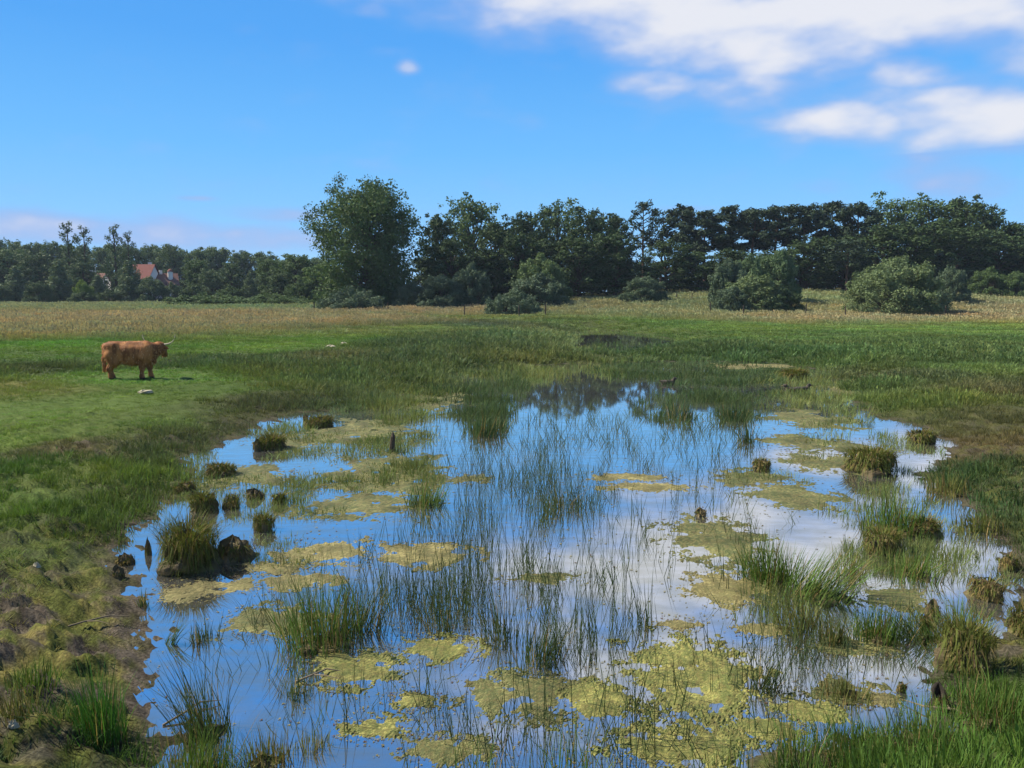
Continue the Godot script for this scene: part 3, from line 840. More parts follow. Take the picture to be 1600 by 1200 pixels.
# each prototype: [trunk mesh, crown mesh, height, width]
func proto_broadleaf(h: float, w: float, low: float, count: int, size: float, ragged := 1.0) -> Array:
	var tr := Tris.new(); var cr := Tris.new(); var cl := []
	var top := Vector3(fr(-0.3, 0.3), h * 0.72, fr(-0.3, 0.3))
	tr.tube([Vector3(0, -0.3, 0), Vector3(0, h * 0.03, 0), Vector3(fr(-0.2, 0.2), h * 0.3, fr(-0.2, 0.2)), top], [h * 0.034, h * 0.024, h * 0.019, h * 0.006], 8, BARK)
	var n := int(26 * ragged)
	for k in n:
		var f := (k + 0.5) / n
		var y := lerpf(low, 0.90, f)
		var prof := sqrt(clampf(1.0 - pow((y - 0.46) / 0.56, 2.0), 0.05, 1.0)) if y > 0.35 else lerpf(0.75, 0.9, y / 0.35)
		var a := k * 2.399 + fr(-0.5, 0.5)
		var reach := w * 0.5 * prof * fr(0.5, 0.92)
		var e := Vector3(cos(a) * reach, h * y + fr(-0.3, 0.3), sin(a) * reach)
		var s := Vector3(0, h * clampf(y * 0.72 - 0.05, 0.12, 0.66), 0)
		limb(tr, s, e, h * 0.009, h * 0.002, BARK, 5)
		var rad := w * fr(0.10, 0.165)
		cl.append([e, Vector3(rad, rad * fr(0.62, 0.85), rad), fr(0.82, 1.18)])
		for j in 3:
			var o := Vector3(fr(-1, 1), fr(-0.5, 0.9), fr(-1, 1)) * rad * 1.25
			var r2 := rad * fr(0.35, 0.6)
			cl.append([e + o, Vector3(r2, r2 * 0.8, r2), fr(0.82, 1.2)])
		if rng.randf() < 0.5:
			var m := s.lerp(e, 0.6)
			cl.append([m, Vector3(rad, rad * 0.7, rad), fr(0.8, 1.1)])
	for k in 5:
		var e := Vector3(fr(-0.16, 0.16) * w, h * fr(0.86, 0.94), fr(-0.16, 0.16) * w)
		limb(tr, top, e, h * 0.006, h * 0.0015, BARK, 5)
		var rad := w * fr(0.07, 0.12)
		cl.append([e, Vector3(rad, rad * 0.8, rad), fr(0.9, 1.2)])
	for k in 5:
		var e := Vector3(fr(-0.10, 0.10) * w, h * fr(0.74, 0.88), fr(-0.10, 0.10) * w)
		var rad := w * fr(0.12, 0.16)
		cl.append([e, Vector3(rad, rad * 0.85, rad), fr(0.85, 1.15)])
	leaves(cr, cl, count, size)
	return [tr.done(), cr.done(), h, w]

func proto_pine(h: float, w: float, low: float, count: int, size: float) -> Array:
	var tr := Tris.new(); var cr := Tris.new(); var cl := []
	var bendx := fr(-0.6, 0.6)
	var p1 := Vector3(bendx, h * 0.5, fr(-0.4, 0.4)); var p2 := Vector3(bendx * 1.4, h * 0.95, fr(-0.4, 0.4))
	tr.tube([Vector3(0, -0.3, 0), Vector3(bendx * 0.3, h * 0.25, 0), p1, p2], [h * 0.016, h * 0.014, h * 0.011, h * 0.003], 7, Color(0.075, 0.05, 0.036))
	for k in 17:
		var f := (k + 0.5) / 17
		var y := lerpf(low, 0.97, f)
		var prof := sin(PI * clampf(0.22 + f * 0.68, 0, 1))
		var a := k * 2.399 + fr(-0.6, 0.6)
		var reach := w * 0.5 * prof * fr(0.45, 0.95)
		var s := p1.lerp(p2, clampf((y - 0.5) / 0.45, 0, 1)) if y > 0.5 else Vector3(bendx * y, h * y, 0)
		s.y = h * (y - 0.05)
		var e := Vector3(s.x + cos(a) * reach, h * y + fr(0, 0.4), s.z + sin(a) * reach)
		limb(tr, s, e, h * 0.006, h * 0.0018, Color(0.06, 0.045, 0.034), 5)
		var rad := w * fr(0.13, 0.2)
		cl.append([e, Vector3(rad, rad * 0.72, rad), fr(0.85, 1.15)])
		for j in 2:
			var r2 := rad * fr(0.4, 0.65)
			cl.append([e + Vector3(fr(-1, 1), fr(-0.2, 0.5), fr(-1, 1)) * rad, Vector3(r2, r2 * 0.85, r2), fr(0.85, 1.2)])
	leaves(cr, cl, count, size, 2.4)
	return [tr.done(), cr.done(), h, w]

func proto_cone(h: float, w: float, count: int, size: float, taper := 0.75, rag := 0.0) -> Array:
	var tr := Tris.new(); var cr := Tris.new(); var cl := []
	tr.tube([Vector3(0, -0.3, 0), Vector3(0, h * 0.4, 0), Vector3(0, h * 0.95, 0)], [h * 0.022, h * 0.014, h * 0.003], 6, BARK)
	for k in 26:
		var y := lerpf(0.07, 0.97, (k + 0.5) / 26)
		var prof := (0.85 + 0.15 * sin(y * 6.0)) * (1.0 if y < 0.5 else pow((1.0 - y) / 0.5, taper)) * (1.0 + fr(-rag, rag)) * (0.75 + 0.25 * smooth(0.0, 0.25, y))
		var a := k * 2.399
		var reach := w * 0.5 * prof * fr(0.35, 0.8)
		var rad := w * (0.24 - 0.11 * rag) * (0.35 + 0.65 * prof)
		var e := Vector3(cos(a) * reach, h * y, sin(a) * reach)
		limb(tr, Vector3(0, h * maxf(0.05, y - 0.1), 0), e, h * 0.005, h * 0.0015, BARK, 4)
		cl.append([e, Vector3(rad, rad * 1.0, rad), fr(0.85, 1.18)])
	leaves(cr, cl, count, size)
	return [tr.done(), cr.done(), h, w]

func proto_bush(h: float, w: float, count: int, size: float, long := 1.6) -> Array:
	var tr := Tris.new(); var cr := Tris.new(); var cl := []
	for k in 44:
		var u := fr(0.02, 1.0)
		var a := k * 2.399
		var el := asin(pow(u, 0.8))
		var q := Vector3(cos(a) * cos(el), sin(el), sin(a) * cos(el))
		var k2 := fr(0.62, 0.86)
		var e := Vector3(q.x * w * 0.5 * k2, h * (0.06 + q.y * 0.86 * fr(0.82, 1.0)), q.z * w * 0.5 * k2)
		limb(tr, Vector3(q.x * w * 0.06, -0.1, q.z * w * 0.06), e, 0.05, 0.012, Color(0.06, 0.052, 0.042), 4)
		var rad := w * fr(0.075, 0.14)
		cl.append([e, Vector3(rad, minf(rad, h * 0.24) * fr(0.8, 1.1), rad), fr(0.8, 1.2)])
		for j in 2:
			var r2 := rad * fr(0.3, 0.5)
			cl.append([e + q * rad * fr(0.4, 0.8) + Vector3(fr(-1, 1), 0, fr(-1, 1)) * rad * 0.5, Vector3(r2 * 0.8, r2 * 1.2, r2 * 0.8), fr(0.9, 1.25)])
	for k in 12:
		var a := k * 0.524
		cl.append([Vector3(cos(a) * w * 0.4, h * 0.10, sin(a) * w * 0.4), Vector3(w * 0.1, h * 0.13, w * 0.1), fr(0.8, 1.0)])
	leaves(cr, cl, count, size, long)
	return [tr.done(), cr.done(), h, w]

func plant(proto: Array, called: String, category: String, px: float, top: float, depth: float, wpx: float, material: Material, label: String, group := "", base := INF) -> void:
	var p := at_depth(px, top, depth)
	var y0 := land(p.x, p.z) if base == INF else base
	var h := p.y - y0
	var w := wpx * depth / FOCAL
	var o := thing(called, label, category, Vector3(p.x, y0 - 0.05, p.z), fr(0, TAU), group)
	o.scale = Vector3(w / proto[3], h / proto[2] * 1.02, w / proto[3])
	piece("trunk" if called.ends_with("tree") else "branches", proto[0], M.bark, o)
	piece("crown" if called.ends_with("tree") else "foliage", proto[1], material, o)

func make_woods() -> void:
	var broad := []
	for k in 4: broad.append(proto_broadleaf(14.0, 9.0, 0.08, 9000, 0.29, 1.2))
	var upper := []
	for k in 2: upper.append(proto_broadleaf(15.0, 9.0, 0.35, 5200, 0.28))
	var pines := []
	for k in 3: pines.append(proto_pine(15.0, 7.0, 0.5, 4800, 0.25))
	var airy := proto_pine(15.0, 6.0, 0.5, 1500, 0.24)
	var cones := []
	for k in 2: cones.append(proto_cone(9.0, 5.0, 5200, 0.26))
	var oak := proto_broadleaf(17.0, 17.0, 0.05, 48000, 0.25, 2.6)
	var spiky := proto_cone(16.0, 6.0, 3000, 0.24, 0.5, 0.55)

	plant(oak, "oak_tree", "tree", 571, 288, 112, 176, M.leaf_oak, "tallest broad oak tree standing left of the dark wood")
	var wood := [
		["b", 688, 336, 122, 76, "dark tree immediately right of the tall oak"], ["u", 736, 302, 128, 104, "domed tree top rising above the dark wood, right of the oak"], ["b", 772, 346, 118, 84, "dark round tree behind the twin topped willow bush"],
		["b", 820, 329, 124, 84, "dark tree directly above the twin topped willow bush"], ["u", 872, 311, 128, 88, "lighter domed tree top, second above the wood's skyline"], ["b", 927, 326, 122, 88, "dark round tree left of the see-through pine"], ["b", 966, 334, 126, 66, "dark tree touching the see-through pine"],
		["a", 1008, 318, 130, 58, "thin see-through pine with bare trunk against the sky"], ["a", 1034, 332, 128, 46, "slim pine close right of the see-through pine"], ["p", 1066, 328, 126, 74, "flat topped dark pine, first of the pine row"], ["p", 1104, 337, 122, 84, "lower dark pine, second of the pine row"], ["p", 1142, 330, 126, 88, "dark pine, third of the pine row"],
		["p", 1182, 330, 124, 84, "dark pine above the sky gap, fourth of the row"], ["p", 1218, 326, 126, 86, "dark pine above the sky gap, fifth of the row"], ["p", 1256, 326, 124, 84, "dark pine, sixth of the pine row"], ["p", 1300, 320, 126, 76, "dark pine, seventh of the pine row"], ["p", 1346, 323, 122, 76, "dark pine, last of the pine row"],
		["u", 1396, 306, 126, 90, "broadleaf crown starting the highest part of the wood"], ["u", 1450, 302, 128, 100, "highest broadleaf crown of the right hand wood"], ["b", 1502, 308, 126, 92, "broadleaf crown right of the highest one"], ["b", 1546, 320, 122, 84, "broadleaf tree where the wood starts to drop"], ["b", 1592, 344, 120, 84, "last dark tree, cut by the picture's right edge"], ["b", 1650, 350, 122, 90, "dark tree just past the right picture edge"],
	]
	for w in wood:
		var pr: Array = broad[rng.randi() % 4]
		var m: Material = M.leaf_shaded
		if w[0] == "u": pr = upper[rng.randi() % 2]; m = M.leaf_ash
		elif w[0] == "p": pr = pines[rng.randi() % 3]; m = M.leaf_pine
		elif w[0] == "a": pr = airy; m = M.leaf_pine
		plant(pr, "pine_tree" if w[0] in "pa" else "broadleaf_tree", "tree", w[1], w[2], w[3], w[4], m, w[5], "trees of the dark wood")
	var under := [[704, 372, 115, 90], [758, 388, 116, 80], [806, 362, 115, 80], [856, 374, 117, 86], [906, 368, 115, 100], [962, 364, 116, 92], [1042, 374, 117, 84], [1092, 392, 116, 84], [1148, 388, 117, 84], [1208, 390, 116, 84], [1262, 372, 116, 92], [1322, 366, 118, 90], [1382, 350, 117, 110], [1442, 345, 116, 112], [1502, 352, 117, 112], [1562, 362, 116, 100], [1606, 370, 117, 90]]
	var spot := ["beside the oak's right foot", "behind the thicket's peak", "left of the twin topped willow", "behind the twin topped willow", "right of the twin topped willow", "behind the lone dome bush", "below the slim pine", "left of the willow group", "behind the willow group's left", "behind the willow group's right", "right of the willow group", "left of the largest willow bush", "behind the largest willow bush", "under the highest broadleaf crown", "behind the dark round bush", "above the wood edge bush", "by the picture's right edge"]
	for k in under.size():
		var u: Array = under[k]
		plant(broad[rng.randi() % 4], "broadleaf_tree", "tree", u[0], u[1], u[2], u[3], M.leaf_shaded, "lower dark tree of the wood " + spot[k], "lower trees of the dark wood")
	for k in 22:
		plant(broad[rng.randi() % 4], "broadleaf_tree", "tree", 660 + k * 46 + fr(-10, 10), 402 + fr(-6, 8), 136, 92, M.leaf_shaded, "small tree deep in the dark wood", "small trees deep in the wood")
	plant(proto_pine(11.0, 7.0, 0.45, 2600, 0.24), "pine_tree", "tree", 1326, 378, 111, 80, M.leaf_pine, "low pine with a leaning bare trunk in front of the wood")

	# the far belt on the left
	var nth := ["first", "second", "third", "fourth", "fifth", "sixth", "seventh", "eighth", "ninth", "tenth", "eleventh", "twelfth", "thirteenth", "fourteenth", "fifteenth", "sixteenth", "seventeenth", "eighteenth", "nineteenth", "twentieth"]
	for k in 9: nth.append("twenty-" + nth[k])
	nth.append("thirtieth")
	for k in 30:
		var x := -60.0 + k * 19.5 + fr(-5, 5)
		var top := curve([-60, 0, 60, 230, 330, 400, 440, 520], [372, 373, 378, 385, 387, 393, 402, 402], x) + fr(-4, 5)
		plant(broad[rng.randi() % 4], "broadleaf_tree", "tree", x, top, 225 + fr(-10, 14), fr(44, 62), M.leaf_hazed, "distant green tree in the far belt, %s from the left picture edge" % nth[k], "distant tree belt")
	var left := [
		["s", 104, 345, 172, 50, M.leaf_dull, "tallest feathery spire tree in the left pair of spires"], ["s", 130, 352, 174, 44, M.leaf_dull, "feathery spire tree right of the tallest left spire"], ["s", 177, 350, 170, 50, M.leaf_dull, "feathery spire tree above the pointed tree by the roof"], ["s", 199, 360, 172, 36, M.leaf_dull, "feathery spire tree just left of the red roof's skyline"],
		["b", 60, 392, 176, 70, M.leaf_dull, "dark rounded tree left of the feathery pair"], ["b", 10, 388, 180, 70, M.leaf_hazed, "pale green tree at the left picture edge"], ["b", 128, 408, 168, 50, M.leaf_dull, "dark tree between the two feathery tops"], ["b", -40, 385, 176, 80, M.leaf_hazed, "pale green tree past the left edge"],
		["c", 22, 416, 156, 42, M.leaf_grey, "pointed grey green young tree nearest the left edge"], ["c", 90, 406, 156, 46, M.leaf_grey, "pointed grey green young tree, second from the left edge"], ["c", 201, 408, 154, 46, M.leaf_grey, "pointed grey green tree in front of the red roof"], ["c", 152, 430, 158, 34, M.leaf_grey, "small grey green tree under the white chimney"],
		["c", 390, 425, 152, 26, M.leaf_grey, "slender pale young tree standing apart in the left hedge"], ["b", 306, 404, 162, 50, M.leaf_ash, "mid green round tree right of the houses"], ["b", 330, 420, 156, 44, M.leaf_grey, "grey green round tree next to the mid green one"], ["b", 360, 410, 165, 44, M.leaf_dull, "darker tree behind the slender pale one"], ["b", 420, 402, 160, 54, M.leaf_ash, "mid green tree at the right end of the far belt"],
		["b", 462, 396, 150, 76, M.leaf_ash, "leafy green tree left of the tall oak"], ["b", 500, 412, 140, 60, M.leaf_fresh, "fresh green tree touching the tall oak's left side"], ["b", 436, 425, 146, 50, M.leaf_dull, "dark low tree in front of the leafy green one"],
		["c", 541, 426, 118, 44, M.leaf_fresh, "fresh green sapling under the tall oak"],
	]
	for l in left:
		var pr: Array = broad[rng.randi() % 4]
		if l[0] == "s": pr = spiky
		elif l[0] == "c": pr = cones[rng.randi() % 2]
		plant(pr, "slender_tree" if l[0] == "c" else "broadleaf_tree", "tree", l[1], l[2], l[3], l[4], l[5], l[6], "trees along the left meadow edge")
	for k in 30:
		plant(broad[rng.randi() % 4], "broadleaf_tree", "tree", -40 + k * 19.0, 428 + fr(-8, 10), (214.0 if k > 7 and k < 19 else 184.0) + fr(-4, 8), 56, M.leaf_dull, "small round tree behind the left hedge", "small trees behind the left hedge")

func make_bushes() -> void:
	var big := proto_bush(6.0, 11.0, 38000, 0.13, 2.0)
	var mids := []
	for k in 3: mids.append(proto_bush(5.0, 7.0, 22000, 0.135, 1.8))
	var lows := []
	for k in 2: lows.append(proto_bush(2.2, 8.0, 16000, 0.125, 1.8))
	var table := [
		["g", 1400, 409, 83, 156, M.leaf_willow, "largest rounded willow bush on the right, behind a fence post"],
		["l", 550, 457, 96, 116, M.leaf_buckthorn, "low wide dark bush standing alone in the dry meadow"],
		["l", 803, 461, 86, 98, M.leaf_buckthorn, "low dark bush with two fence posts before it"],
		["m", 735, 411, 104, 72, M.leaf_buckthorn, "peaked grey green bush at the right end of the long thicket"],
		["m", 690, 430, 102, 86, M.leaf_buckthorn, "rounded grey green bush in the middle of the long thicket"],
		["m", 645, 440, 104, 62, M.leaf_buckthorn, "lower grey green bush at the left end of the long thicket"],
		["m", 846, 397, 104, 96, M.leaf_sallow, "tall twin topped willow bush before the dark wood"],
		["m", 838, 428, 99, 112, M.leaf_buckthorn, "grey green bush in front of the twin topped willow"],
		["m", 1007, 432, 98, 78, M.leaf_buckthorn, "lone grey green dome bush in front of the wood's middle"],
		["m", 1140, 405, 92, 66, M.leaf_buckthorn, "dark upright bush at the back left of the willow group"],
		["m", 1215, 392, 95, 78, M.leaf_privet, "tall smooth round bush at the back right of the willow group"],
		["m", 1170, 400, 94, 66, M.leaf_privet, "smooth round bush in the middle of the willow group"],
		["m", 1180, 429, 86, 108, M.leaf_willow, "front dome of the willow group, pale green leaves"],
		["m", 1142, 448, 83, 64, M.leaf_buckthorn, "dark lower left bush of the willow group"],
		["m", 1228, 452, 85, 58, M.leaf_dull, "small dark bush at the right foot of the willow group"],
		["m", 1488, 417, 94, 56, M.leaf_buckthorn, "dark round bush behind the largest willow bush"],
		["m", 1545, 417, 108, 60, M.leaf_ash, "green bush by the wood edge, right of the dark round bush"],
		["m", 1592, 424, 106, 54, M.leaf_ash, "green bush by the wood edge cut by the picture edge"],
		["m", 590, 437, 112, 60, M.leaf_buckthorn, "slate green bush under the tall oak"],
		["m", 568, 446, 110, 50, M.leaf_buckthorn, "small slate bush left under the tall oak"],
		["m", 626, 446, 108, 50, M.leaf_dull, "dark bush between oak and thicket"],
		["m", 238, 433, 152, 56, M.leaf_grey, "wide grey green bush hiding the house walls"],
		["m", 268, 441, 154, 40, M.leaf_grey, "grey green bush right below the turret"],
		["m", 130, 438, 150, 34, M.leaf_lime, "small bright yellow green bush at the left meadow edge"],
		["m", 128, 456, 148, 50, M.leaf_dull, "low dark bush under the yellow green one"],
		["l", 330, 462, 130, 150, M.leaf_ash, "low bramble thicket along the left meadow edge"],
		["l", 430, 463, 128, 130, M.leaf_ash, "low bramble thicket left of the lone dark bush"],
		["m", 300, 445, 150, 50, M.leaf_dull, "dark bush at the left hedge below the mid green tree"],
		["m", 360, 446, 150, 50, M.leaf_ash, "green bush left of the slender pale tree"],
		["m", 470, 436, 138, 60, M.leaf_ash, "green bush below the leafy tree left of the oak"],
		["m", 60, 440, 150, 50, M.leaf_dull, "dark bush between the two pointed young trees"],
		["m", 170, 452, 150, 46, M.leaf_dull, "dark bush left of the pointed tree by the roof"],
		["m", 0, 446, 150, 40, M.leaf_dull, "dark bush at the left picture edge"],
	]
	for b in table:
		var pr: Array = big if b[0] == "g" else (lows[rng.randi() % 2] if b[0] == "l" else mids[rng.randi() % 3])
		plant(pr, "bush", "bush", b[1], b[2], b[3], b[4], b[5], b[6], "bushes round the meadow")

# ------------------------------------------------------------------ animals
# a body as one surface: bones are [from, to, radius, radius], joined with a smooth minimum and meshed as surface nets
func field(bones: Array, p: Vector3, k: float) -> float:
	var d := 9.0
	for b in bones:
		var a: Vector3 = b[0]
		var ab: Vector3 = b[1] - a
		var t := clampf((p - a).dot(ab) / maxf(ab.length_squared(), 1e-6), 0.0, 1.0)
		var q := (p - a - ab * t).length() - lerpf(b[2], b[3], t)
		var h := maxf(k - absf(d - q), 0.0) / k
		d = minf(d, q) - h * h * k * 0.25
	return d

func body_mesh(bones: Array, cell: float, k: float, shade: Callable) -> Tris:
	var lo := Vector3(9, 9, 9); var hi := -lo
	for b in bones:
		for e in 2:
			lo = lo.min(b[e] - Vector3.ONE * b[2 + e]); hi = hi.max(b[e] + Vector3.ONE * b[2 + e])
	lo -= Vector3.ONE * cell * 2.0; hi += Vector3.ONE * cell * 2.0
	var n := Vector3i(((hi - lo) / cell).ceil()) + Vector3i.ONE
	var f := PackedFloat32Array()
	f.resize(n.x * n.y * n.z)
	for z in n.z:
		for y in n.y:
			for x in n.x:
				f[(z * n.y + y) * n.x + x] = field(bones, lo + Vector3(x, y, z) * cell, k)
	var t := Tris.new()
	var at := {}
	var corner := []
	for c in 8: corner.append(Vector3i(c & 1, (c >> 1) & 1, c >> 2))
	for z in n.z - 1:
		for y in n.y - 1:
			for x in n.x - 1:
				var inside := 0
				var vals := []
				for c in corner:
					var v: float = f[((z + c.z) * n.y + y + c.y) * n.x + x + c.x]
					vals.append(v)
					if v < 0.0: inside += 1
				if inside == 0 or inside == 8: continue
				var sum := Vector3.ZERO; var cnt := 0
				for a in 8:
					for b in [1, 2, 4]:
						if a & b: continue
						var e: int = a | b
						if (vals[a] < 0.0) != (vals[e] < 0.0):
							sum += Vector3(corner[a]).lerp(Vector3(corner[e]), vals[a] / (vals[a] - vals[e])); cnt += 1
				var p := lo + (Vector3(x, y, z) + sum / cnt) * cell
				at[(z * n.y + y) * n.x + x] = t.v.size()
				t.v.append(p)
				var g := Vector3(field(bones, p + Vector3(0.01, 0, 0), k) - field(bones, p - Vector3(0.01, 0, 0), k), field(bones, p + Vector3(0, 0.01, 0), k) - field(bones, p - Vector3(0, 0.01, 0), k), field(bones, p + Vector3(0, 0, 0.01), k) - field(bones, p - Vector3(0, 0, 0.01), k))
				t.n.append(g.normalized())
				t.c.append(shade.call(p))
	var sx := 1; var sy := n.x; var sz := n.x * n.y
	for z in range(1, n.z - 1):
		for y in range(1, n.y - 1):
			for x in range(1, n.x - 1):
				var i := (z * n.y + y) * n.x + x
				var s0 := f[i] < 0.0
				for ax in [[sx, sy, sz], [sy, sz, sx], [sz, sx, sy]]:
					if s0 == (f[i + ax[0]] < 0.0): continue
					var q := [at[i], at[i - ax[1]], at[i - ax[1] - ax[2]], at[i - ax[2]]]
					if s0: t.i.append_array([q[0], q[2], q[1], q[0], q[3], q[2]])
					else: t.i.append_array([q[0], q[1], q[2], q[0], q[2], q[3]])
	return t

func make_cow() -> void:
	var p := on_ground(206, 594)
	var o := thing("highland_cow", "shaggy ginger highland cow with long horns standing on the left bank", "cow", p, deg_to_rad(6.0))
	var V := func(x, y, z): return Vector3(x, y, z)
	var bones := [
		[V.call(-0.50, 0.84, 0), V.call(0.0, 0.80, 0), 0.265, 0.28], [V.call(0.0, 0.80, 0), V.call(0.48, 0.83, 0), 0.28, 0.275], [V.call(-0.45, 0.70, 0), V.call(0.1, 0.68, 0), 0.21, 0.255], [V.call(0.1, 0.68, 0), V.call(0.5, 0.69, 0), 0.255, 0.24],
		[V.call(-0.58, 0.98, 0.1), V.call(-0.40, 1.0, 0.14), 0.13, 0.12], [V.call(-0.58, 0.98, -0.1), V.call(-0.40, 1.0, -0.14), 0.13, 0.12], [V.call(-0.55, 1.03, 0), V.call(0.45, 1.03, 0), 0.10, 0.12],
		[V.call(0.5, 0.84, 0), V.call(0.74, 0.88, -0.14), 0.26, 0.19], [V.call(0.6, 0.6, 0), V.call(0.66, 0.52, -0.05), 0.15, 0.07],
		[V.call(0.76, 0.93, -0.2), V.call(0.80, 0.88, -0.32), 0.155, 0.13], [V.call(0.80, 0.88, -0.32), V.call(0.83, 0.70, -0.50), 0.12, 0.085], [V.call(0.76, 1.02, -0.22), V.call(0.86, 1.0, -0.22), 0.085, 0.08],
		[V.call(-0.74, 1.02, 0), V.call(-0.70, 1.0, 0), 0.05, 0.05], [V.call(-0.72, 1.0, 0), V.call(-0.76, 0.62, 0.02), 0.05, 0.035], [V.call(-0.76, 0.62, 0.02), V.call(-0.74, 0.27, 0.03), 0.05, 0.06],
	]
	for s in [-1.0, 1.0]:
		var b: float = 0.04 if s > 0 else -0.06
		bones.append([V.call(-0.50, 0.72, s * 0.17), V.call(-0.45 + b, 0.52, s * 0.19), 0.18, 0.12])
		bones.append([V.call(-0.45 + b, 0.52, s * 0.19), V.call(-0.60 + b, 0.34, s * 0.18), 0.11, 0.065])
		bones.append([V.call(-0.60 + b, 0.34, s * 0.18), V.call(-0.56 + b, 0.09, s * 0.18), 0.06, 0.048])
		bones.append([V.call(-0.56 + b, 0.09, s * 0.18), V.call(-0.52 + b, 0.035, s * 0.18), 0.06, 0.06])
		var d: float = 0.09 if s < 0 else -0.07
		bones.append([V.call(0.44, 0.66, s * 0.16), V.call(0.43 + d * 0.6, 0.40, s * 0.16), 0.17, 0.08])
		bones.append([V.call(0.43 + d * 0.6, 0.40, s * 0.16), V.call(0.42 + d, 0.09, s * 0.15), 0.07, 0.048])
		bones.append([V.call(0.42 + d, 0.09, s * 0.15), V.call(0.46 + d, 0.035, s * 0.15), 0.058, 0.062])
	var shade := func(q: Vector3) -> Color:
		var n: float = n_fine.get_noise_3dv(Vector3(q.x * 190.0, q.y * 50.0, q.z * 190.0))
		var m: float = n_mid.get_noise_3dv(q * 55.0)
		var c := Color(0.36, 0.155, 0.050).lerp(Color(0.14, 0.052, 0.018), smooth(-0.35, 0.35, n + m * 0.9))
		if q.y < 0.06: c = Color(0.03, 0.025, 0.02)
		return c
	var t := body_mesh(bones, 0.03, 0.09, shade)
	piece("body", t.done(), M.hide, o)
	var hair := Tris.new()
	for k in 2600:
		var i := rng.randi() % t.v.size()
		var q := t.v[i]; var nn := t.n[i]
		if q.y < 0.14: continue
		var dir := (Vector3.DOWN * 1.0 + nn * 0.35 + Vector3(fr(-0.4, 0.4), fr(-0.2, 0.2), fr(-0.2, 0.2))).normalized()
		var side := dir.cross(nn).normalized() * 0.009
		var s := fr(0.6, 1.5)
		var r0 := q + nn * 0.004 - Vector3(fr(-1, 1), fr(-1, 1), fr(-1, 1)) * 0.012
		var c := Color(0.32 * s, 0.135 * s, 0.043 * s) if rng.randf() < 0.88 else Color(0.50, 0.30, 0.13)
		hair.tri(r0 - side, r0 + side, r0 + dir * fr(0.03, 0.075), c)
	piece("coat_hair", hair.done(), M.hide, o)
	for s in [-1.0, 1.0]:
		var h := Tris.new()
		var c0 := Vector3(0.78 + 0.02 * s, 1.0, -0.2)
		var pts := []; var rad := []
		for k in 8:
			var f := k / 7.0
			pts.append(c0 + Vector3(s * (0.08 + 0.40 * sin(f * 1.45)), 0.02 + 0.06 * f + 0.20 * f * f * f + 0.05 * f * f, 0.06 * s * f))
			rad.append(lerpf(0.032, 0.007, f))
		h.tube(pts, rad, 7, Color(0.42, 0.36, 0.24))
		piece("horn", h.done(), M.horn, o)
	for s in [-1.0, 1.0]:
		var e := Tris.new()
		e.tube([Vector3(0.79 + 0.08 * s, 0.97, -0.2), Vector3(0.79 + 0.2 * s, 0.93, -0.19), Vector3(0.79 + 0.27 * s, 0.89, -0.18)], [0.035, 0.05, 0.01], 6, Color(0.22, 0.08, 0.025))
		piece("ear", e.done(), M.hide, o)

func make_ducks() -> void:
	var bones := [
		[Vector3(-0.12, 0.03, 0), Vector3(0.09, 0.035, 0), 0.065, 0.075], [Vector3(-0.12, 0.05, 0), Vector3(-0.24, 0.085, 0), 0.05, 0.012], [Vector3(0.11, 0.06, 0), Vector3(0.15, 0.12, 0), 0.048, 0.034],
		[Vector3(0.152, 0.14, 0), Vector3(0.182, 0.14, 0), 0.036, 0.032],
	]
	var shade := func(q: Vector3) -> Color:
		return Color(0.022, 0.02, 0.018).lerp(Color(0.07, 0.055, 0.04), smooth(-0.2, 0.4, n_fine.get_noise_3dv(q * 700.0)))
	var body := body_mesh(bones, 0.014, 0.03, shade).done()
	var bill := Tris.new()
	bill.tube([Vector3(0.2, 0.136, 0), Vector3(0.238, 0.128, 0), Vector3(0.26, 0.124, 0)], [0.014, 0.012, 0.004], 6, Color(0.12, 0.10, 0.05))
	var wing := Tris.new()
	wing.tube([Vector3(0.06, 0.07, 0.062), Vector3(-0.06, 0.07, 0.07), Vector3(-0.2, 0.085, 0.025)], [0.02, 0.032, 0.006], 6, Color(0.05, 0.042, 0.034))
	var wing2 := Tris.new()
	wing2.tube([Vector3(0.06, 0.07, -0.062), Vector3(-0.06, 0.07, -0.07), Vector3(-0.2, 0.085, -0.025)], [0.02, 0.032, 0.006], 6, Color(0.05, 0.042, 0.034))
	for d in [[1044, 600, 0.0, "dark duck swimming in the far open water"], [1238, 612, 2.9, "small dark duck on the far right flats, left of its pair"], [1254, 611, 0.2, "dark duck on the far right flats, right of its pair"]]:
		var p := on_plane(d[0], d[1])
		var o := thing("duck", d[3], "duck", Vector3(p.x, 0.0, p.z), d[2], "ducks on the pond")
		o.scale = Vector3.ONE * 1.25
		piece("body", body, M.feather, o)
		piece("bill", bill.done(), M.feather, o)
		piece("wing", wing.done(), M.feather, o)
		piece("wing", wing2.done(), M.feather, o)

# ------------------------------------------------------------------ houses, posts, small things
func box_mesh(lo: Vector3, hi: Vector3, c := Color.WHITE) -> ArrayMesh:
	var t := Tris.new()
	t.box(lo, hi, c)
	return t.done()

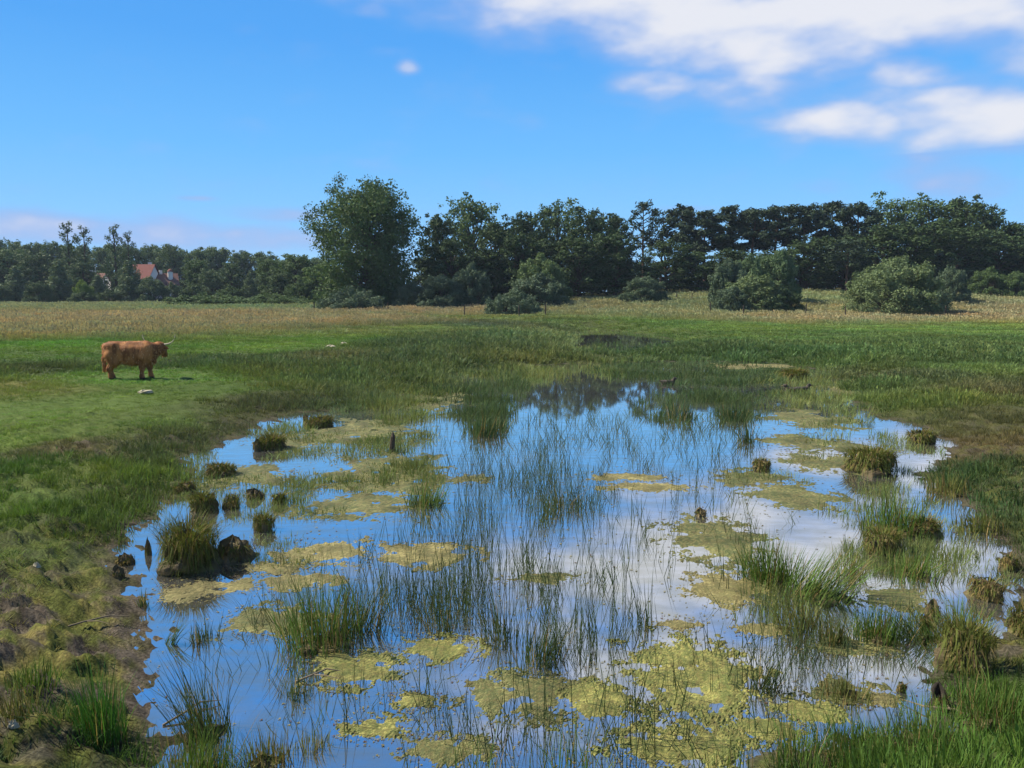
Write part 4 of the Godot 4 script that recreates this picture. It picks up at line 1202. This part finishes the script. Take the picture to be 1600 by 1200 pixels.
func roof_mesh(w: float, d: float, y0: float, y1: float, over: float, thick: float) -> ArrayMesh:
	# ridge along x
	var t := Tris.new()
	var a := w * 0.5 + over; var b := d * 0.5 + over
	var e0 := Vector3(-a, y0 - over * 0.6, b); var e1 := Vector3(a, y0 - over * 0.6, b); var r0 := Vector3(-a, y1, 0); var r1 := Vector3(a, y1, 0)
	var f0 := Vector3(-a, y0 - over * 0.6, -b); var f1 := Vector3(a, y0 - over * 0.6, -b)
	var up := Vector3(0, thick, 0)
	t.quad(e0 + up, e1 + up, r1 + up, r0 + up, Color.WHITE); t.quad(f1 + up, f0 + up, r0 + up, r1 + up, Color.WHITE)
	t.quad(e0, r0, r1, e1, Color.WHITE); t.quad(f1, r1, r0, f0, Color.WHITE)
	t.quad(e0, e1, e1 + up, e0 + up, Color.WHITE); t.quad(f0, f1, f1 + up, f0 + up, Color.WHITE)
	for q in [[e0, r0], [r0, f0], [e1, r1], [r1, f1]]: t.quad(q[0], q[1], q[1] + up, q[0] + up, Color.WHITE)
	return t.done()

func gable_walls(w: float, d: float, y0: float, y1: float) -> ArrayMesh:
	var t := Tris.new()
	t.box(Vector3(-w * 0.5, -0.5, -d * 0.5), Vector3(w * 0.5, y0, d * 0.5), Color.WHITE)
	for s in [-1.0, 1.0]:
		t.tri(Vector3(s * w * 0.5, y0, -d * 0.5), Vector3(s * w * 0.5, y0, d * 0.5), Vector3(s * w * 0.5, y1 - 0.05, 0), Color.WHITE)
	return t.done()

func make_houses() -> void:
	var p := at_depth(222, 440, 195)
	var g := land(p.x, p.z)
	var o := thing("house", "white house with large red tiled roof and skylight behind the left bushes", "house", Vector3(p.x, g, p.z), 0.0)
	var top := at_depth(222, 413, 195).y - g
	piece("wall", gable_walls(6.4, 7.0, top - 3.6, top), M.plaster, o)
	var roof := piece("roof", roof_mesh(6.4, 7.0, top - 3.6, top - 0.12, 0.35, 0.12), M.tile_red, o)
	var sky := piece("skylight", box_mesh(Vector3(-0.4, -0.05, -0.55), Vector3(0.4, 0.06, 0.55)), M.glass, roof)
	sky.position = Vector3(-0.9, top - 1.9 + 0.12, 1.8); sky.rotation.x = atan2(3.6, 3.85) 
	piece("chimney", box_mesh(Vector3(1.6, top - 1.2, -0.9), Vector3(2.3, top + 0.5, -0.3)), M.plaster, roof)
	for x in [-1.8, 1.4]:
		var w := piece("window", box_mesh(Vector3(x - 0.5, 2.0, 3.42), Vector3(x + 0.5, 3.4, 3.56)), M.plaster, o)
		piece("pane", box_mesh(Vector3(x - 0.42, 2.08, 3.5), Vector3(x + 0.42, 3.32, 3.58)), M.glass, w)
	p = at_depth(258, 440, 198)
	g = land(p.x, p.z)
	top = at_depth(258, 427, 198).y - g
	o = thing("house", "lower house with brown roof, white chimneys and small turret", "house", Vector3(p.x, g, p.z), 0.5)
	piece("wall", gable_walls(5.6, 6.0, top - 3.0, top), M.plaster, o)
	roof = piece("roof", roof_mesh(5.6, 6.0, top - 3.0, top - 0.1, 0.3, 0.12), M.tile_brown, o)
	for x in [-2.0, -0.9]: piece("chimney", box_mesh(Vector3(x - 0.35, top - 0.8, -0.3), Vector3(x + 0.35, top + 0.75, 0.3)), M.plaster, roof)
	var t := Tris.new()
	t.tube([Vector3(1.2, top - 4.0, 1.2), Vector3(1.2, top + 0.4, 1.2)], [0.62, 0.62], 14, Color.WHITE)
	var tu := piece("turret", t.done(), M.plaster, o)
	t = Tris.new()
	t.tube([Vector3(1.2, top + 0.4, 1.2), Vector3(1.2, top + 0.8, 1.2), Vector3(1.2, top + 1.15, 1.2)], [0.75, 0.5, 0.04], 14, Color.WHITE)
	piece("turret_roof", t.done(), M.tile_red, tu)
	p = at_depth(152, 440, 190)
	g = land(p.x, p.z)
	top = at_depth(152, 414, 190).y - g
	o = thing("house", "narrow white house end showing between the feathery trees", "house", Vector3(p.x, g, p.z), 0.0)
	piece("wall", gable_walls(4.0, 5.0, top - 4.2, top - 2.0), M.plaster, o)
	roof = piece("roof", roof_mesh(4.0, 5.0, top - 4.2, top - 2.1, 0.25, 0.12), M.tile_brown, o)
	piece("chimney", box_mesh(Vector3(-0.55, top - 3.0, 1.2), Vector3(0.55, top, 2.0)), M.plaster, roof)

func post_mesh(h: float, r: float) -> ArrayMesh:
	var t := Tris.new()
	var a := Vector3(fr(-0.03, 0.03), 0, fr(-0.03, 0.03))
	t.tube([Vector3(0, -0.4, 0), Vector3(0, 0.05, 0) + a * 0.2, Vector3(0, h * 0.5, 0) + a, Vector3(0, h - 0.02, 0) + a, Vector3(0, h, 0) + a], [r, r * 1.02, r * 0.97, r * 0.95, r * 0.7], 8, Color.WHITE)
	return t.done()

func make_small_things() -> void:
	for q in [[491, 484, 92, "fence post left of the lone low dark bush"], [606, 485, 90, "fence post right of the lone low dark bush"], [726, 488, 84, "fence post alone in the dry grass at centre"], [811, 492, 78, "pale fence post before the low bush, left of its pair"], [852, 493, 78, "dark fence post at the right end of the low bush"], [1110, 488, 80, "fence post left of the willow group"], [1161, 490, 77, "fence post before the front willow dome"], [1259, 487, 80, "short fence post right of the willow group"], [1321, 492, 76, "fence post left of the largest willow bush"], [1477, 492, 78, "fence post right of the largest willow bush"], [1057, 464, 98, "far thin fence post, left one under the wood"], [1081, 463, 98, "far thin fence post, right one under the wood"]]:
		var p := at_depth(q[0], q[1], q[2])
		var y := land(p.x, p.z)
		var o := piece("fence_post", post_mesh(1.15 if q[2] < 95 else 0.9, 0.065), M.post, self)
		o.position = Vector3(p.x, y, p.z)
		tag(o, q[3], "fence post", "fence posts round the meadow")
	# a broken stake in the water
	var p := on_plane(613, 706)
	var t := Tris.new()
	t.tube([Vector3(0, -0.2, 0), Vector3(0.0, 0.1, 0), Vector3(0.02, 0.28, 0.01), Vector3(0.015, 0.36, 0.0)], [0.05, 0.048, 0.042, 0.012], 8, Color.WHITE)
	var o := piece("broken_stake", t.done(), M.post, self)
	o.position = p
	tag(o, "short broken wooden stake standing in water left of the blue reflection", "stake")
	# pale flat stone on the lawn by the cow
	for q in [[229, 614, 0.2, 0.06, "flat pale stone on the lawn below the cow"], [517, 543, 0.26, 0.09, "pale stone at the far edge of the dark sedge, left of its pair"], [538, 540, 0.2, 0.13, "pale upright stone at the far edge of the dark sedge"], [22, 1146, 0.03, 0.02, "tiny white pebble on the bottom left bank"], [58, 887, 0.035, 0.025, "tiny white pebble on the mossy left bank"]]:
		var g := on_ground(q[0], q[1])
		t = Tris.new()
		for j in 7:
			for i in 13:
				var a := TAU * (i % 12) / 12.0
				var f := PI * 0.5 * j / 6.0
				var n := 1.0 + 0.5 * n_mid.get_noise_3d(cos(a) * 90.0 + q[0], j * 30.0, sin(a) * 90.0)
				t.v.append(Vector3(cos(a) * cos(f) * q[2] * n, -0.02 + (q[3] + 0.02) * sin(f) * n, sin(a) * cos(f) * q[2] * 0.7 * n))
				t.c.append(Color(1, 1, 1).lerp(Color(0.7, 0.68, 0.6), 0.5 + 0.5 * n_fine.get_noise_3d(a * 300.0, j * 80.0, 0)))
		for j in 6:
			for i in 12:
				var k := j * 13 + i
				t.i.append_array([k, k + 1, k + 13, k + 1, k + 14, k + 13])
		o = piece("stone", t.done(), M.stone, self)
		o.position = g + Vector3(0, 0.02, 0)
		tag(o, q[4], "stone")
	# dead twigs on the mud bank and in the water
	for q in [[150, 985, 0.55, 0.5, "forked pale dead twig lying on the left mud bank"], [300, 1120, 0.4, 0.9, "dark dead twig at the lower left water edge"], [1470, 1120, 0.5, 2.6, "brown dead twig lying at the bottom right shore"], [500, 1120, 0.35, 0.5, "thin dark twig in the bottom left weeds"]]:
		var g := on_ground(q[0], q[1])
		t = Tris.new()
		var L: float = q[2]
		t.tube([Vector3(-L * 0.5, 0.0, 0), Vector3(-L * 0.15, 0.035, 0.02), Vector3(L * 0.2, 0.03, -0.03), Vector3(L * 0.5, 0.012, 0.03)], [0.008, 0.007, 0.006, 0.002], 6, Color.WHITE)
		t.tube([Vector3(-L * 0.1, 0.034, 0.02), Vector3(0.02, 0.06, 0.12), Vector3(0.1, 0.05, 0.2)], [0.005, 0.004, 0.0015], 5, Color.WHITE)
		o = piece("twig", t.done(), M.twig, self)
		o.position = Vector3(g.x, maxf(g.y, 0.0) + 0.005, g.z)
		o.rotation.y = q[3]
		tag(o, q[4], "twig")

# floating specks and dead leaves
func make_flecks() -> void:
	var sets := [Scatter.new(), Scatter.new(), Scatter.new()]
	for k in 11000:
		var px := fr(200, 1560); var py := fr(600, 1200)
		if k > 5200:
			# broken bits drift round the mats
			var m: Array = MATS[k % MATS.size()]
			var a := fr(0, TAU); var q := fr(0.55, 1.5)
			px = m[0] + cos(a) * q * m[2] * 1.1; py = m[1] + sin(a) * q * m[3] * 1.15
		var p := on_plane(px, py)
		if rim(p.x, p.z) > -0.05: continue
		var patch := n_mid.get_noise_2d(p.x * 42.0 + 40.0, p.z * 42.0) + 0.25 * smooth(1000, 1200, px) + 0.3 * smooth(900, 1150, py)
		if k <= 5200 and patch < fr(-0.05, 0.4): continue
		var s := fr(0.7, 1.3)
		var c := Color(0.22 * s, 0.20 * s, 0.08 * s) if rng.randf() < 0.85 else Color(0.12 * s, 0.07 * s, 0.04 * s)
		var w := fr(0.006, 0.021) * clampf(-p.z / 9.0, 0.6, 2.5)
		put(sets[k % 3], Vector3(p.x, 0.003 + 0.003 * rng.randf(), p.z), w, 1.0, c)
	for i in 3:
		var t := Tris.new()
		var n := 9
		for k in n:
			var a := TAU * k / n; var b := TAU * (k + 1) / n
			var ra := 1.0 + 0.5 * sin(a * 3.0 + i * 2.0) ; var rb := 1.0 + 0.5 * sin(b * 3.0 + i * 2.0)
			t.tri(Vector3(0, 0.0015, 0), Vector3(cos(a) * ra, 0, sin(a) * ra * 0.6), Vector3(cos(b) * rb, 0, sin(b) * rb * 0.6), Color.WHITE)
		spread_out("floating_weed", t.done(), M.algae, sets[i], "small flecks of weed and dead leaf floating on the pond", "weed")

# ------------------------------------------------------------------ materials
func noise_tex(freq: float, size: int, oct: int, lo: Color, hi: Color, normal := false, bump := 4.0) -> NoiseTexture2D:
	var n := FastNoiseLite.new()
	n.noise_type = FastNoiseLite.TYPE_SIMPLEX_SMOOTH
	n.frequency = freq
	n.fractal_octaves = oct
	n.seed = int(freq * 10000) + oct
	var t := NoiseTexture2D.new()
	t.width = size; t.height = size; t.seamless = true
	t.noise = n
	if normal:
		t.as_normal_map = true
		t.bump_strength = bump
	else:
		var g := Gradient.new()
		g.set_color(0, lo); g.set_color(1, hi)
		t.color_ramp = g
	return t

func make_materials() -> void:
	var grain := noise_tex(0.03, 512, 5, Color(0.4, 0.4, 0.4), Color(1, 1, 1))
	var rough_bump := noise_tex(0.04, 512, 5, Color.BLACK, Color.WHITE)
	var g := mat("ground", Color(1.25, 1.25, 1.25).clamp(), 0.85)
	g.albedo_texture = grain
	g.uv1_triplanar = true; g.uv1_world_triplanar = true
	g.uv1_scale = Vector3(1.7, 1.7, 1.7)
	g.metallic_specular = 0.15
	g.normal_enabled = true
	g.normal_texture = noise_tex(0.05, 512, 5, Color.BLACK, Color.WHITE, true, 7.0)
	g.normal_scale = 0.8
	var a := mat("algae", Color.WHITE, 0.75)
	a.albedo_texture = noise_tex(0.06, 512, 5, Color(0.5, 0.5, 0.45), Color(1, 1, 1))
	a.uv1_triplanar = true; a.uv1_world_triplanar = true
	a.uv1_scale = Vector3(4.0, 4.0, 2.2)
	a.normal_enabled = true
	a.normal_texture = noise_tex(0.08, 512, 5, Color.BLACK, Color.WHITE, true, 4.0)
	var m := mat("mud", Color.WHITE, 0.8)
	m.albedo_texture = noise_tex(0.05, 512, 4, Color(0.72, 0.72, 0.72), Color(1, 1, 1))
	m.uv1_triplanar = true; m.uv1_world_triplanar = true
	m.uv1_scale = Vector3(5, 3, 5)
	m.normal_enabled = true
	m.normal_texture = a.normal_texture
	var w := StandardMaterial3D.new()
	w.resource_name = "water"
	w.albedo_color = Color.WHITE
	w.albedo_texture = noise_tex(0.011, 512, 5, Color(0.74, 0.76, 0.78).linear_to_srgb(), Color(0.46, 0.47, 0.42).linear_to_srgb())
	w.metallic = 1.0
	w.metallic_texture = noise_tex(0.011, 512, 5, Color(1.0, 1.0, 1.0), Color(0.93, 0.93, 0.93))
	w.roughness = 0.03
	w.normal_enabled = true
	w.normal_texture = noise_tex(0.012, 512, 3, Color.BLACK, Color.WHITE, true, 1.0)
	w.normal_scale = 0.035
	w.uv1_triplanar = true; w.uv1_world_triplanar = true
	w.uv1_scale = Vector3(0.35, 0.35, 0.7)
	M.water = w
	leaf_mat("grass", Color(1, 1, 1), 0.6)
	leaf_mat("leaf_oak", Color(0.072, 0.120, 0.044))
	leaf_mat("leaf_shaded", Color(0.050, 0.082, 0.034), 0.25)  # broadleaf green kept darker for the backlit wood, shade put into the colour
	leaf_mat("leaf_dull", Color(0.072, 0.112, 0.050), 0.25)  # slightly darker, duller broadleaf green for mixed trees and bushes
	leaf_mat("leaf_ash", Color(0.080, 0.128, 0.050))
	leaf_mat("leaf_pine", Color(0.036, 0.058, 0.034), 0.1)
	leaf_mat("leaf_hazed", Color(0.088, 0.136, 0.058))  # broadleaf green paled for the far left trees, haze put into the colour
	leaf_mat("leaf_grey", Color(0.105, 0.150, 0.082))
	leaf_mat("leaf_fresh", Color(0.10, 0.16, 0.05))
	leaf_mat("leaf_lime", Color(0.15, 0.22, 0.04))
	leaf_mat("leaf_willow", Color(0.130, 0.180, 0.085))
	leaf_mat("leaf_sallow", Color(0.112, 0.165, 0.070))
	leaf_mat("leaf_privet", Color(0.095, 0.150, 0.074))
	leaf_mat("leaf_buckthorn", Color(0.088, 0.130, 0.080), 0.25)
	mat("bark", Color.WHITE, 0.9)
	mat("hide", Color.WHITE, 0.75)
	mat("horn", Color.WHITE, 0.5)
	mat("feather", Color.WHITE, 0.6)
	mat("plaster", Color(0.62, 0.6, 0.56), 0.9)
	mat("tile_red", Color(0.15, 0.05, 0.042), 0.85)
	mat("tile_brown", Color(0.14, 0.07, 0.055), 0.85)
	mat("glass", Color(0.35, 0.42, 0.5), 0.15)
	var po := mat("post", Color(0.13, 0.105, 0.075), 0.9)
	po.albedo_texture = grain
	po.uv1_triplanar = true
	po.uv1_scale = Vector3(6, 1.2, 6)
	mat("stone", Color(0.34, 0.32, 0.24), 0.9)
	mat("twig", Color(0.14, 0.115, 0.08), 0.9)

func make_water() -> void:
	var t := Tris.new()
	t.n = PackedVector3Array()
	for q in [[-34, 2.0, 34, -72.0]]:
		var nx := 24; var nz := 30
		for j in nz + 1:
			for i in nx + 1:
				t.v.append(Vector3(lerpf(q[0], q[2], float(i) / nx), 0.0, lerpf(q[1], q[3], float(j) / nz)))
				t.n.append(Vector3.UP)
				t.c.append(Color.WHITE)
		for j in nz:
			for i in nx:
				var k := j * (nx + 1) + i
				t.i.append_array([k, k + nx + 1, k + 1, k + 1, k + nx + 1, k + nx + 2])
	var o := piece("water", t.done(), M.water, self)
	tag(o, "still shallow pond water mirroring blue sky and cloud", "water", "", "structure")

func _ready() -> void:
	rng.seed = 20240611
	var cam := Camera3D.new()
	cam.name = "camera"
	cam.position = EYE
	cam.rotation.x = -PITCH
	cam.fov = 53.0
	cam.near = 0.1
	cam.far = 4000.0
	add_child(cam)
	cam.current = true
	for q in [[n_low, 1, 0.01, 3], [n_mid, 2, 0.01, 3], [n_fine, 3, 0.02, 4], [n_cloud, 7, 0.075, 6], [n_cloud2, 8, 0.016, 4]]:
		q[0].noise_type = FastNoiseLite.TYPE_SIMPLEX_SMOOTH
		q[0].seed = q[1]; q[0].frequency = q[2]; q[0].fractal_octaves = q[3]; q[0].fractal_type = FastNoiseLite.FRACTAL_FBM
	n_cell.noise_type = FastNoiseLite.TYPE_CELLULAR
	n_cell.seed = 5
	n_cell.frequency = 0.028
	var env := Environment.new()
	env.background_mode = Environment.BG_SKY
	var sm := PanoramaSkyMaterial.new()
	sm.panorama = make_sky()
	var sky := Sky.new()
	sky.sky_material = sm
	env.sky = sky
	env.tonemap_mode = Environment.TONE_MAPPER_LINEAR
	env.tonemap_exposure = 2.25
	env.fog_enabled = true
	env.fog_density = 0.00018
	env.fog_light_color = Color(0.80, 0.89, 1.0)
	env.sdfgi_enabled = true
	env.ssao_enabled = true
	env.ssil_enabled = true
	var we := WorldEnvironment.new()
	we.name = "world_environment"
	we.environment = env
	add_child(we)
	var sun := DirectionalLight3D.new()
	sun.name = "sun"
	sun.light_energy = 1.5
	sun.light_color = Color(1.0, 0.95, 0.86)
	sun.light_angular_distance = 0.6
	sun.shadow_enabled = true
	add_child(sun)
	sun.look_at_from_position(Vector3(-60, 66, -18), Vector3.ZERO)
	var t0 := Time.get_ticks_msec()
	make_materials()
	lay_shore()
	lay_sites()
	print("laid out ", Time.get_ticks_msec() - t0)
	make_ground()
	make_water()
	print("ground ", Time.get_ticks_msec() - t0)
	make_houses()
	make_woods()
	make_bushes()
	print("woods ", Time.get_ticks_msec() - t0)
	make_cow()
	make_ducks()
	print("animals ", Time.get_ticks_msec() - t0)
	for m in MATS: algae_mat(m)
	for k in HUMMOCKS.size(): hummock(HUMMOCKS[k], k)
	for u in TUSSOCKS: tussock(u)
	make_small_things()
	print("pond ", Time.get_ticks_msec() - t0)
	make_grass()
	make_reeds()
	make_flecks()
	print("grass ", Time.get_ticks_msec() - t0)
